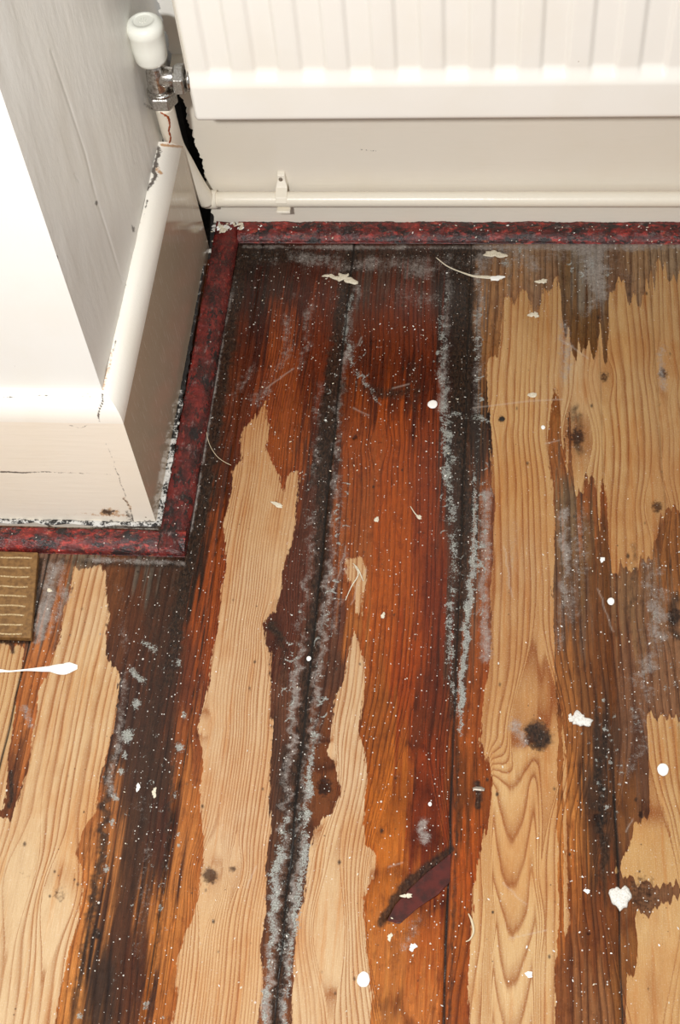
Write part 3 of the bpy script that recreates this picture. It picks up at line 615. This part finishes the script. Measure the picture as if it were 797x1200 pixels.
skirt('baseboard_front', run_front, M['front'], 'cream front skirting board of the chimney breast with cracked mitre and a knot hole',
      ([([(0,553),(30,554),(52,553),(130,556)],1.1,[.95,.8,.6,.25]),([(120,452),(121,470),(115,486),(118,497)],1.5,[.4,.95,.8,.3]),([(125,520),(138,555),(150,590),(157,613)],1.2,[.3,.6,.5,.8]),
        ([(121,599),(128,601)],3.2,.95),([(129,600),(133,599)],2.0,.9),([(0,620),(40,622),(90,621),(130,618),(185,618)],2.6,[.7,.55,.6,.75,.95]),([(170,612),(182,614)],4,.7),([(54,612),(57,617)],3,.9),([(148,600),(155,614)],4,.6),([(130,612),(150,614)],4,.6),
        ([(80,498),(95,502),(103,498)],1.,.5),([(0,466),(60,463),(115,461)],1.,.55),([(146,584),(149,592)],2,.6)],
       [([(120,600),(134,601)],6,.85),([(108,603),(150,604)],2.5,.6),([(146,584),(152,596)],2.5,.7),([(95,465),(106,465)],2,.5),([(60,605),(118,600)],1.5,.4)]), 520, densez=170, rollmat=M['roll'])
YE = .983*S
def ye(o, h): return (.984+.016*(1-h/HT))*S if h < HT else (.984-.024*(h-HT)/(HW-HT))*S
def run_side(s, o, h):
    ys = WY-o; return (WX+o, ys+(ye(o, h)-ys)*s, h)
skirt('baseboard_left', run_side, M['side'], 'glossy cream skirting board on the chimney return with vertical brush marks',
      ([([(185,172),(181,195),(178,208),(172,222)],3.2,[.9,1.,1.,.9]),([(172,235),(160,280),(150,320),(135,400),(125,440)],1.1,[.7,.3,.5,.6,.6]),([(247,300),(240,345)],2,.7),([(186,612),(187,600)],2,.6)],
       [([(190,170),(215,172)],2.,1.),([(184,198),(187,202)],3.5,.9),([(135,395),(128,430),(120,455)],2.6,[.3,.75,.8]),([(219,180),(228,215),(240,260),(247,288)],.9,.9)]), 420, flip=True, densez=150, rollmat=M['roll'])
bm = bmesh.new()                                                      # end grain of that board
pr = prof(abs(XS-WX)); pts = [(WX+o, h) for o, h in pr]+[(WX-.004, HW), (WX-.004, 0)]
bm.faces.new([bm.verts.new((x, ye(0, min(z, HW)), z)) for x, z in pts]); struct(bm_obj('trim_end', bm, M['front']), 'sawn end of the side skirting board')
# ------------------------------------------------------------------ red beading
def bead(name, a, b, wdt, hgt, nrm, n, lab, rb, m0=(0, 0), grime=None, mat='bead'):
    "a, b: outer floor edge; nrm points to the wall. m0: how far each end is mitred along the run"
    a, b, nrm = np.array(a, float), np.array(b, float), np.array(nrm, float); prf = [(0., 0.)]
    for i in range(10):
        t = i/9*math.pi/2; prf.append((wdt*(1-math.cos(t))*.92, hgt*math.sin(t)))
    prf.append((wdt, hgt)); prf.append((wdt, 0))
    dr = (b-a)/np.linalg.norm(b-a)
    P = np.array([[a+dr*m0[0]*o+(b-dr*m0[1]*o-a-dr*m0[0]*o)*s+nrm*o+np.array([0, 0, h]) for s in np.linspace(0, 1, n)] for o, h in prf])
    P[..., 2] += (vnoise(P[..., 0]*90+3, P[..., 1]*90, 4)-.5)*.0022*(P[..., 2] > .001)
    P[..., 2] += (vnoise(P[..., 0]*400+3, P[..., 1]*400, 6)-.5)*.0010*(P[..., 2] > .001)
    u, v = proj(P); gr = np.ones(u.shape) if grime is None else grime(u, v)
    o = grid(name, P, M[mat], dict(rb=np.full(u.shape, rb), gr=gr))
    for end in (0, -1):
        pass
    return struct(o, lab)
y1 = 1.0090*S
bead('trim_1', (-.2610*S, y1, 0), (1.1, y1, 0), .021*S, .0100*S, (0, 1, 0), 1500, 'dirty dark red quarter-round beading along the rear skirting', .9)
bead('trim_2', (-.2597*S, 1.0270*S, 0), (-.2597*S, .6295*S, 0), .0235*S, .013*S, (-1, 0, 0), 700, 'dark red beading strip along the side skirting', .35,
     grime=lambda u, v: np.clip((v-310)/60, .12, 1), mat='beads')
bead('trim_3', (-1.3, .6270*S, 0), (-.2605*S, .6285*S, 0), .020*S, .011*S, (0, 1, 0), 900, 'scuffed bright and dark red beading along the front skirting', 1.0)
# ends of the beading
for nm, pts in (('trim_4', [(-.2605*S, .6285*S+w_*.020*S, h_*.011*S) for w_, h_ in ((0, 0), (.05, .5), (.3, .85), (.8, 1), (1.4, 1), (1.4, 0))]),
                ('trim_5', [(-.2597*S-w_*.0235*S, 1.0270*S, h_*.013*S) for w_, h_ in ((0, 0), (.05, .5), (.3, .85), (.8, 1), (1, 1), (1, 0))])):
    bm = bmesh.new(); bm.faces.new([bm.verts.new(p) for p in pts]); struct(bm_obj(nm, bm, M['bead']), 'cut end of the red beading')
# flaking paint lines between beading and skirting
def strip(name, a, b, w0, w1, h, nrm, lab, n=260):
    a, b, nrm = map(np.array, (a, b, nrm)); s = np.linspace(0, 1, n); P = []
    for o, dz in ((-.25, -.004), (0, 0.), (.35, .0012), (.7, .0010), (1., .0)):
        wd = (w0+(w1-w0)*s)*(1+.5*(vnoise(s*60, s*0, 3)-.5))
        q = a+(b-a)*s[:, None]+nrm*(o*wd)[:, None]; q[:, 2] += h+dz+(vnoise(s*140, s*0+o*9, 5)-.5)*.0022; P.append(q)
    return struct(grid(name, np.array(P), M['flaky']), lab)
strip('trim_6', (XS-.001, .965*S, 0), (XS-.001, .652*S, 0), .0025, .0075, .0115*S, (1., 0, 0), 'ragged white paint line flecked with black dirt beside the side skirting')
strip('trim_7', (-1.3, YS+.001, 0), (XS, YS+.001, 0), .004, .006, .0110*S, (0, -1., 0), 'ragged white paint line with black dirt below the front skirting', 700)
# ------------------------------------------------------------------ radiator
YR = .942*S
root = empty('radiator', (.2, YR, .21*S)); tag(root, 'white fluted panel radiator hanging above the rear skirting board', 'radiator')
def rp(u, v): return ray(u, v, 1, YR)
xl = rp(228, 141)[0]; z0 = rp(400, 142)[2]; z1 = rp(400, 108)[2]; z2 = rp(400, 94)[2]
pit = rp(467+56.3, 90)[0]-rp(467, 90)[0]; xr0 = rp(467, 90)[0]       # right edge of one rib
xs = np.concatenate([np.arange(xl, .34, .0012), np.linspace(.342, .9, 300)])
zr = np.concatenate([np.linspace(z0+.004, z1, 14), np.linspace(z1, z2+.012, 30)[1:], np.linspace(z2+.012, .75, 30)[1:]])
XX, ZZ = np.meshgrid(xs, zr)
ph = ((XX-xr0)/pit) % 1.0                                            # rib occupies phase .46..1
def sm(a, b, x): t = np.clip((x-a)/(b-a), 0, 1); return t*t*(3-2*t)
rib = sm(.40, .54, ph)*(1-sm(.88, 1.02, ph))*1.0
edge = sm(xl+.012, xl+.020, XX)
rib = rib*edge+(1-edge)
top_v = sm(z1+.004, z2+.008, ZZ)                                     # flutes fade into the lower channel
dep = top_v*.0050+sm(z1+.007, z2+.010, ZZ)*(1-rib)*.0030
dep = dep+.0012*(1-sm(z1-.002, z1+.001, ZZ))*0
round_ = .004*(1-np.clip((XX-xl)/.004, 0, 1))**2
P = np.stack([XX, YR+.0*XX+dep*S+round_, ZZ], -1)
lipz = [(z0+.004, 0), (z0+.0012, .0012), (z0, .004), (z0, .012), (z0+.004, .014)]
low = np.array([[(x, YR+o+.004*(1-min((x-xl)/.004, 1))**2, z) for x in xs] for z, o in lipz[::-1]])
grid('front_panel', np.concatenate([low[:-1], P], 0), M['rad'], {}, root)
bm = bmesh.new()                                                      # side return and rear panel
for (a, b) in (((xl, YR+.004), (xl, YR+.026)), ((xl, YR+.026), (.9, YR+.026))):
    vs = [bm.verts.new((a[0], a[1], z0+.002)), bm.verts.new((b[0], b[1], z0+.002)), bm.verts.new((b[0], b[1], .75)), bm.verts.new((a[0], a[1], .75))]; bm.faces.new(vs)
bm_obj('rear_panel', bm, M['rad'], root)
for x in (.05, .62):                                                  # hidden hanging brackets
    bm = bmesh.new(); bmesh.ops.create_cube(bm, size=1, matrix=Matrix.Translation((x, (YR+.026+WB)/2, .45)) @ Matrix.Diagonal((.03, WB-YR-.026, .2, 1)))
    bm_obj('bracket', bm, M['rad'], root, bevel=.002)
# ------------------------------------------------------------------ valve
YV = .953*S
def vp(u, v): return Vector(ray(u, v, 1, YV))
top = vp(171, 27); base = vp(177, 78); axis = Vector((top.x-base.x, 0, top.z-base.z)); hc = axis.length; ax = Vector((0, 0, 1))
vx = (top.x+base.x)/2; vz = vp(177, 72).z; hc = top.z-vz+.004
R_ = (vp(192, 45)-vp(149, 45)).x/2
root = empty('radiator_valve', (vx, YV, vz-.05)); tag(root, 'chrome angle valve with a white plastic cap at the radiator corner', 'valve')
bm = bmesh.new()
add_lathe(bm, [(R_*.30, -.001), (R_*.66, 0), (R_*.78, .0012), (R_*.89, .005), (R_*.94, hc*.4), (R_*.975, hc*.70), (R_*1.0, hc*.72), (R_*1.0, hc*.85), (R_*.93, hc*.91), (R_*.78, hc*.965), (R_*.56, hc*.985), (R_*.54, hc*.965), (R_*.50, hc*.962), (R_*.05, hc*.965)], (vx, YV, vz), seg=64)
cap = bm_obj('cap', bm, M['plastic'], root, smooth=True)
bm = bmesh.new()
for dx, dy in ((0, 0), (.0022, 0), (-.0022, .0)):
    bmesh.ops.create_cube(bm, size=1, matrix=Matrix.Translation((vx+dx, YV, vz+hc*.966)) @ Matrix.Diagonal((.0007, .007 if dx == 0 else .005, .0012, 1)))
bm_obj('embossed_mark', bm, M['plastic'], cap)
cap.parent = root
for o in root.children: pass
zb = vz
bm = bmesh.new()                                                      # body: stem, barrel and side outlet
add_lathe(bm, [(.0072, .004), (.0072, -.006), (.0088, -.010), (.0096, -.018), (.0100, -.028), (.0092, -.034)], (vx+.001, YV, zb), seg=40)
add_lathe(bm, [(.0040, -.006), (.0088, 0), (.0094, .006), (.0086, .012), (.0078, .016)], (vx+.004, YV, zb-.017), (1, 0, 0), 36)
bm_obj('body', bm, M['chrome'], root, smooth=True)
def hexn(name, c, axis, r, h, mat):
    bm = bmesh.new(); add_lathe(bm, [(r*.9, 0), (r, h*.12), (r, h*.88), (r*.9, h)], c, axis, 6); return bm_obj(name, bm, mat, root, bevel=.0006)
hexn('union_nut', (vx+.017, YV, zb-.019), (1, 0, 0), .0145, .010, M['nut'])
hexn('compression_nut', (vx+.002, YV, zb-.046), (0, 0, 1), .0138, .013, M['nut'])
bm = bmesh.new(); add_lathe(bm, [(.0118, 0), (.0128, .001), (.0128, .003), (.0112, .004)], (vx+.002, YV, zb-.033), seg=36)
bm_obj('collar', bm, M['chrome'], root, smooth=True)
bm = bmesh.new(); add_lathe(bm, [(.0085, 0), (.0085, .003), (.0115, .0035), (.0115, .006), (.0085, .0065), (.0085, .0085)], (vx+.026, YV, zb-.019), (1, 0, 0), 36)
bm_obj('tail', bm, M['chrome'], root, smooth=True)
# ------------------------------------------------------------------ pipes
rp_ = .0080*1.0
pts = [Vector((vx+.002, YV, zb-.046))]
for (a, b, y) in ((199,150,.966), (206,172,.990), (217,192,1.001), (229,214,1.008), (240,233,1.012)):
    pts.append(Vector(ray(a, b, 1, y*S)))
yp = 1.016*S
zc = ray(500, 233.5, 1, yp)[2]
pts[-1] = Vector(ray(243, 236, 1, 1.0135*S)); pts[-1].z = zc
pth = smooth_path(pts, 10)
bm = bmesh.new(); add_tube(bm, pth, [rp_*1.12]*len(pth), 28)
pr_ = bm_obj('heating_pipe', bm, M['pipe'], None, smooth=True)
tag(pr_, 'cream painted pipe bending down from the valve behind the side skirting', 'pipe')
# rust run down the pipe
def put_ray(u, v, y): return Vector(ray(u, v, 1, y))
pts = [(187,128),(191,133),(197,137),(199,146),(198,153),(200,160),(199,166),(195,170),(202,171)]
bm = bmesh.new()
pp = []
from mathutils.bvhtree import BVHTree
tree = BVHTree.FromPolygons([v_.co.copy() for v_ in pr_.data.vertices], [tuple(p.vertices) for p in pr_.data.polygons])
for a, b in pts:
    for da in (0, 1, 2, 3, 4, 6, 8):
        d = Vector(R3.T @ np.array([(a+da-CX)/F, -(b-CY)/F, 1.])).normalized(); hit = tree.ray_cast(Vector((0, 0, S)), d)
        if hit[0]: pp.append(hit[0]); break
sp_ = smooth_path(pp, 5); rr_ = random.Random(3)
add_tube(bm, sp_, [.0013*rr_.uniform(.6, 1.5) for _ in sp_], 8, .5)
bm_obj('rust_run', bm, M['rust'], pr_)['label'] = 'orange rust trickle'
bm = bmesh.new(); xa = ray(242, 236, 1, yp)[0]
n = 60; xsq = np.linspace(xa, 1.0, n); add_tube(bm, [(x, yp, zc) for x in xsq], rp_, 28)
hp = bm_obj('skirting_pipe', bm, M['pipe'], None, smooth=True); tag(hp, 'cream painted pipe running level along the rear skirting', 'pipe')
bm = bmesh.new(); add_lathe(bm, [(rp_*1.0, 0), (rp_*1.22, .0006), (rp_*1.22, .012), (rp_, .0128)], (xa-.001, yp, zc), (1, 0, 0), 28)
bm_obj('joint_sleeve', bm, M['pipe'], hp, smooth=True)
for o in (pr_, hp):
    pass
# pipe clip
xc = ray(330, 228, 1, yp)[0]; root = empty('pipe_clip', (xc, yp, zc)); tag(root, 'painted plastic clip holding the level pipe to the rear skirting', 'clip')
bm = bmesh.new(); hw = .0062; pf = []
zt = ray(330, 205, 1, YB-.004)[2]
for (y, z, w_) in ((YB, zt+.002, .6), (YB-.0045, zt, .62), (YB-.006, zt-.006, .7), (YB-.010, zc+rp_+.004, .95), (yp-rp_*.7, zc+rp_*.95, 1.), (yp-rp_*1.12, zc+rp_*.3, .95), (yp-rp_*1.0, zc+rp_*.1, .9), (yp, zc+rp_, .9), (YB, zc+rp_+.001, .9)):
    pf.append([bm.verts.new((xc+s*hw*w_, y, z)) for s in (-1, 1)])
for a, b in zip(pf, pf[1:]+pf[:1]): bm.faces.new((a[0], a[1], b[1], b[0]))
bm.faces.new([p[0] for p in pf]); bm.faces.new([p[1] for p in pf][::-1])
bm_obj('upper_jaw', bm, M['pipe'], root, bevel=.0006)
bm = bmesh.new(); bmesh.ops.create_cube(bm, size=1, matrix=Matrix.Translation((xc+.001, (YB+yp-.010)/2, zc-rp_-.0016)) @ Matrix.Diagonal((.0145, YB-yp+.010, .0034, 1)))
bm_obj('lower_jaw', bm, M['pipe'], root, bevel=.0008)
bm = bmesh.new(); bmesh.ops.create_uvsphere(bm, u_segments=14, v_segments=8, radius=.0022, matrix=Matrix.Translation((xc-.0005, YB-.0056, zt-.005)) @ Matrix.Diagonal((1, .5, 1.3, 1)))
bm_obj('pin', bm, M['steel'], root)
def fixparent():
    "children were modelled in world space: keep them there under their Empties"
    for o in bpy.data.objects:
        if o.parent and o.parent.type == 'EMPTY': o.matrix_parent_inverse = Matrix.Translation(-o.parent.location)
# ------------------------------------------------------------------ brown vent cover at the left
zt = .0065
c = [flo(a, b, zt) for a, b in ((44.5, 647), (36, 747.5))]
x1, ya, yb = c[0][0], c[0][1], c[1][1]; xb = c[1][0]; yf = .6270*S-.0005; ya = min(ya, yf)
root = empty('vent_cover', (-.46, (ya+yb)/2, 0)); tag(root, 'flat brown ribbed vent cover lying on the boards below the front beading', 'vent cover')
bm = bmesh.new(); L_ = -.60
top_ = [(L_, ya), (x1, ya), (xb, yb), (L_, yb)]
a = [bm.verts.new((x, y, 0.0002)) for x, y in top_]; b = [bm.verts.new((x, y, zt)) for x, y in top_]
bm.faces.new(b); bm.faces.new(a[::-1])
for i in range(4): bm.faces.new((a[i], a[(i+1) % 4], b[(i+1) % 4], b[i]))
bm_obj('plate', bm, M['brown'], root, bevel=.001)
for i in range(9):
    vv_ = 653.5+i*11.2; xe, yy = flo(37.5-i*1.5, vv_, zt)[:2]; yy = flo(20, vv_+(.4 if i % 2 else 0), zt)[1]
    bm = bmesh.new(); add_tube(bm, smooth_path([(xe-(xe-L_)*t, yy+(.0004*math.sin(t*40+i)), zt) for t in np.linspace(0, .97, 16)], 3), .0009, 8, .6)
    bm_obj('rib', bm, M['rib'], root, smooth=True)
# ------------------------------------------------------------------ paint drops, flakes and odds on the floor
def blob(name, u, v, ru, rv, h, mat, seed, ang=0., rag=.12, seg=30):
    rr = random.Random(seed); c = flo(u, v); k = 1/ (F/ (np.linalg.norm(c-np.array([0, 0, S]))*.97))
    ph_ = [rr.uniform(0, 6.28) for _ in range(3)]
    kk = 1/math.sin(PIT*.98)
    jj = [rr.random() for _ in range(seg)]; bm = bmesh.new(); rings = []
    for sc, z in ((1, 0), (.97, h*.55), (.82, h*.9), (.45, h)):
        rg = []
        for i in range(seg):
            t = 2*math.pi*i/seg; w_ = (1+rag*rag*1.0*(jj[i]-.5))*(1+rag*(math.sin(2*t+ph_[0])*.6+math.sin(3*t+ph_[1])*.5+math.sin(7*t+ph_[2])*.35))
            x, y = ru*math.cos(t)*w_*sc*k, rv*math.sin(t)*w_*sc*k*kk
            rg.append(bm.verts.new((x*math.cos(ang)-y*math.sin(ang), x*math.sin(ang)+y*math.cos(ang), z+.0001)))
        rings.append(rg)
    for a, b in zip(rings, rings[1:]):
        for i in range(seg): bm.faces.new((a[i], a[(i+1) % seg], b[(i+1) % seg], b[i]))
    bm.faces.new(rings[-1]); bm.faces.new(rings[0][::-1])
    o = bm_obj(name, bm, mat, smooth=True); o.location = (c[0], c[1], 0); return o
DR = [('paint_drop', 507,474,6.2,5,.0010,'white','round white paint drop on the deep red board beside the crusted dark joint',.05),
 ('paint_drop', 716,705,4.2,4.2,.0012,'white','round white paint drop midway down the greyish brown right-hand boards',.04),
 ('paint_drop', 777,902,6.6,6.4,.0012,'white','round white paint drop near the right edge on bare pale wood',.04),
 ('paint_drop', 426,1148,7.2,7.6,.0012,'white','large round white paint drop at the bottom where pale wood meets orange varnish',.06),
 ('paint_drop', 362,772,2.8,2.8,.0008,'white','tiny round white drop in the black joint between the two pale strips',.04),
 ('paint_drop', 504,942.5,2.2,2.2,.0008,'white','tiny bright white drop beside a dark dent above the red gouge',.04),
 ('paint_drop', 624,463,6,2.8,.0006,'cream','thin half-moon cream paint drop on the pale right-hand board',.15),
 ('paint_drop', 636.5,501,2.4,2.6,.0006,'white','small white drop on the pale board right of the ring nail',.05),
 ('filler_lump', 727,1052,10.5,12.5,.0030,'scuff','large chalky white filler lump beside the brown knot at lower right',.3),
 ('filler_lump', 681,844,10.5,7.5,.0022,'scuff','crumbly white filler lump right of the big black knot',.4),
 ('filler_lump', 669,842,3.2,4,.0012,'scuff','small filler crumb touching the lump right of the big black knot',.3),
 ('paint_flake', 404,327,11,6,.0018,'cream','ragged cream paint flake on the dark boards near the rear beading',.6),
 ('paint_flake', 387,324,8,2.4,.0012,'cream','narrow cream paint flake at the left tip of the ragged one',.5),
 ('paint_flake', 626,369,5,4,.0010,'cream','small cream paint flake high on the pale right-hand board',.5),
 ('paint_flake', 635,330,6,3,.0010,'cream','small cream flake under the rear beading on the grey-brown board',.4),
 ('paint_flake', 582,326,9,3,.0010,'white','white paint smear end below the rear beading on the bleached board',.3),
 ('paint_flake', 580,298,11,5,.0006,'cream','thin cream smear against the rear beading by the dark joint',.4),
 ('paint_flake', 325,591.5,8,2.4,.0008,'cream','slanted cream paint flake high in the long pale strip',.3),
 ('paint_flake', 441.5,609,2.6,3.6,.0008,'cream','small cream flake on the orange board below the dark crossband',.3),
 ('paint_flake', 491,606,4,2,.0008,'cream','small slanted cream flake on the deep red board',.3),
 ('paint_flake', 449,721.5,2.6,3.2,.0008,'cream','small cream flake alone in the middle of the orange-red board',.3),
 ('paint_flake', 477,1050,5.5,2.6,.0010,'cream','pale yellow flake lying in the dark red gouge',.4),
 ('paint_flake', 484,1110,4.4,3.2,.0010,'white','white flake on the orange board just below the red gouge',.4),
 ('paint_flake', 457,1098,3,3.4,.0008,'cream','small flake at the lower left tip of the red gouge',.4),
 ('paint_flake', 620,1142,5,2.6,.0008,'white','short white flake on bare wood at lower right centre',.3),
 ('paint_flake', 688,1044.5,3.2,2.4,.0008,'white','small white flake on the dark stripe left of the filler lump',.3),
 ('paint_flake', 162,923,2.8,3.6,.0010,'white','small white flake on the dark brown band at lower left',.3),
 ('paint_flake', 181,929,3,4.5,.0010,'cream','yellowish flake on the dark brown band near the left joint',.4),
 ('paint_flake', 706,656,2.6,3.4,.0008,'white','small white flake on the grey-brown board above the round drop',.3),
 ('paint_flake', 58,692,3.4,2,.0008,'cream','small cream flake on the grey strip beside the brown vent cover',.3),
 ('paint_flake', 708,937,7,4,.0003,'scuff','faint grey smear near the dark stain by the right joint',.2),
 ('paint_flake', 698,1187,10,8,.0003,'steel','flat greyish dried blot at the bottom by the right joint',.1)]
for i, (nm, u_, v_, a_, b_, h_, mt, lab, rag) in enumerate(DR[:-2]):
    o = blob(nm, u_, v_, a_, b_, h_, M[mt], i, ang=(-.35 if 'slanted' in lab else .0), rag=rag)
    tag(o, lab, {'paint_drop': 'paint drop', 'filler_lump': 'filler lump', 'paint_flake': 'paint flake'}[nm], {'paint_drop': 'round paint drops on the floorboards', 'filler_lump': 'filler lumps on the floorboards', 'paint_flake': 'paint flakes on the floorboards'}[nm])
def streak(name, pts, radpx, sq, mat, lab, cat, z=.0, seg=12):
    P = [Vector(flo(a, b))+Vector((0, 0, z)) for a, b in pts]; P2 = smooth_path(P, 10)
    rr = np.interp(np.linspace(0, 1, len(P2)), np.linspace(0, 1, len(radpx)), radpx)
    rr = [max(r/1450., .00012) for r in rr]
    bm = bmesh.new(); add_tube(bm, P2, rr, seg, sq); return tag(bm_obj(name, bm, mat, smooth=True), lab, cat)
streak('paint_dribble', [(-60,786),(-20,788),(0,786.5),(12,787),(30,785.5),(52,784.5),(62,784),(74,784.5),(80,783),(91,782)], [3,3.6,3.2,1.6,1.1,1.5,3.6,4.4,7.5,8.5,8.2,3], .18, M['white'], 'long shiny white paint dribble with a round head at the left edge', 'paint dribble', .0006)
streak('paint_dribble', [(511,302),(524,312),(540,319),(556,324),(570,325),(588,326.5)], [.8,1.1,1.3,2.2,3.4,2.6], .25, M['cream'], 'thin curved cream paint dribble below the rear beading ending in a smear', 'paint dribble', .0004)
streak('hair_strand', [(243,489),(242,505),(246,522),(254,535),(263,542),(271,546)], [.45], 1, M['fibre'], 'thin curved pale strand over the black edge by the side beading', 'hair strand', .0012, 6)
streak('hair_strand', [(549,1071),(553,1080),(555,1092),(551,1101),(546,1104)], [.6,1.4,1.2,.8,.6], .6, M['fibre'], 'curled pale fibre right of the board gap below the nail', 'hair strand', .0010, 8)
streak('wood_sliver', [(405,704),(412,688),(420,674),(416,664)], [.5,.8,1.,.5], .6, M['cream'], 'thin pale wood sliver lying on the small bare patch', 'wood sliver', .0010, 6)
streak('wood_sliver', [(414,661),(420,668),(426,682)], [.5,1.,.6], .6, M['cream'], 'second pale sliver crossing the small bare patch', 'wood sliver', .0012, 6)
streak('wood_sliver', [(481,594),(487,603),(494,609)], [.6,.8,.6], .6, M['cream'], 'short pale sliver on the deep red board', 'wood sliver', .0010, 6)
# nails
root = empty('round_nail', flo(588.5, 491.5)); tag(root, 'dark round nail head sunk in the pale board near the crusted joint', 'nail')
c = flo(588.5, 491.5)
bm = bmesh.new(); add_lathe(bm, [(.0012, .0001), (.0024, .0002), (.0026, .0008), (.0022, .0012), (.0006, .0009)], c, seg=24); bm_obj('head', bm, M['iron'], root, smooth=True)
bm = bmesh.new(); add_lathe(bm, [(.0012, -.012), (.0012, .0003)], c, seg=12); bm_obj('shank', bm, M['iron'], root)
streak('cut_nail', [(554,925),(558,924.5),(564,925),(568,926)], [1.6,2.8,3.0,1.8], .45, M['steel'], 'short grey nail bar beside a black nail hole in the orange strip', 'nail', .0006)
# torn red gouge in the orange board
pl = [(453,1079),(463,1060),(480,1041),(499,1023),(529,999),(528,1033),(514,1048),(490,1064),(470,1082),(460,1083)]
bm = bmesh.new(); a = [bm.verts.new(Vector(flo(*p))+Vector((0, 0, -.0034))) for p in pl]
b = [bm.verts.new(Vector(flo(*p))+Vector((0, 0, -.0006+(.0008 if i in (6, 7, 8) else 0)))) for i, p in enumerate(pl)]
bm.faces.new(b); bm.faces.new(a[::-1])
for i in range(len(pl)): bm.faces.new((a[i], a[(i+1) % len(pl)], b[(i+1) % len(pl)], b[i]))
tag(bm_obj('torn_splinter', bm, M['redwood'], bevel=.0006), 'dark red torn splinter set in a slanting gouge at the bottom centre', 'splinter')
# crumbs in the corner
rr = random.Random(11); cr_src = []
def crumb_mesh(seed):
    r2 = random.Random(seed); bm = bmesh.new(); bmesh.ops.create_icosphere(bm, subdivisions=2, radius=.001)
    for v_ in bm.verts: v_.co = Vector((v_.co.x*1.6, v_.co.y, v_.co.z*.6))*r2.uniform(.7, 1.3)
    for v_ in bm.verts: v_.co.z += .0006
    me = bpy.data.meshes.new('crumb'); bm.to_mesh(me); bm.free(); return me
src = [crumb_mesh(i) for i in range(4)]
for me, mt in zip(src, ('cream', 'white', 'cream', 'scuff')): me.materials.append(M[mt])
def crumb(p, s, lab, grp, nm='paint_crumb'):
    o = bpy.data.objects.new(nm, rr.choice(src)); C.collection.objects.link(o); o.location = p; o.rotation_euler = (0, 0, rr.uniform(0, 6.28)); o.scale = (s, s*rr.uniform(.6, 1.1), s*.8)
    return tag(o, lab, 'paint crumb', grp)
for i in range(26):
    a, b = rr.uniform(250, 284), rr.uniform(262, 271)
    crumb(flo(a, b, .0135*S if a > 256 else .004), rr.uniform(.8, 2.4), 'loose cream paint crumb heaped in the rear corner on the red beading', 'crumbs in the rear corner')
for i in range(10):
    a, b = rr.uniform(245, 256), rr.uniform(268, 310)
    crumb(flo(a, b, .0015), rr.uniform(.8, 1.8), 'tiny pale crumb in the black corner gap beside the skirting end', 'crumbs in the corner gap')
for i in range(34):
    t = rr.random(); a = 285+t*512; b = rr.uniform(264, 285)
    crumb(flo(a, b, .0095*S), rr.uniform(.3, .9), 'tiny pale crumb on the dirty red rear beading', 'crumbs on the rear beading')
for i in range(90):
    a, b = rr.uniform(288, 545), rr.uniform(296, 560)
    crumb(flo(a, b, 0), rr.uniform(.25, .75), 'tiny pale speck on the dark varnished boards by the rear corner', 'specks on the dark boards')
for i in range(70):
    a, b = rr.uniform(560, 796), rr.uniform(560, 1190)
    crumb(flo(a, b, 0), rr.uniform(.25, .7), 'tiny pale speck on the right-hand boards', 'specks on the right-hand boards')
for i in range(70):
    a, b = rr.uniform(120, 530), rr.uniform(700, 1190)
    crumb(flo(a, b, 0), rr.uniform(.25, .6), 'tiny pale speck on the lower left boards', 'specks on the lower left boards')
fixparent()
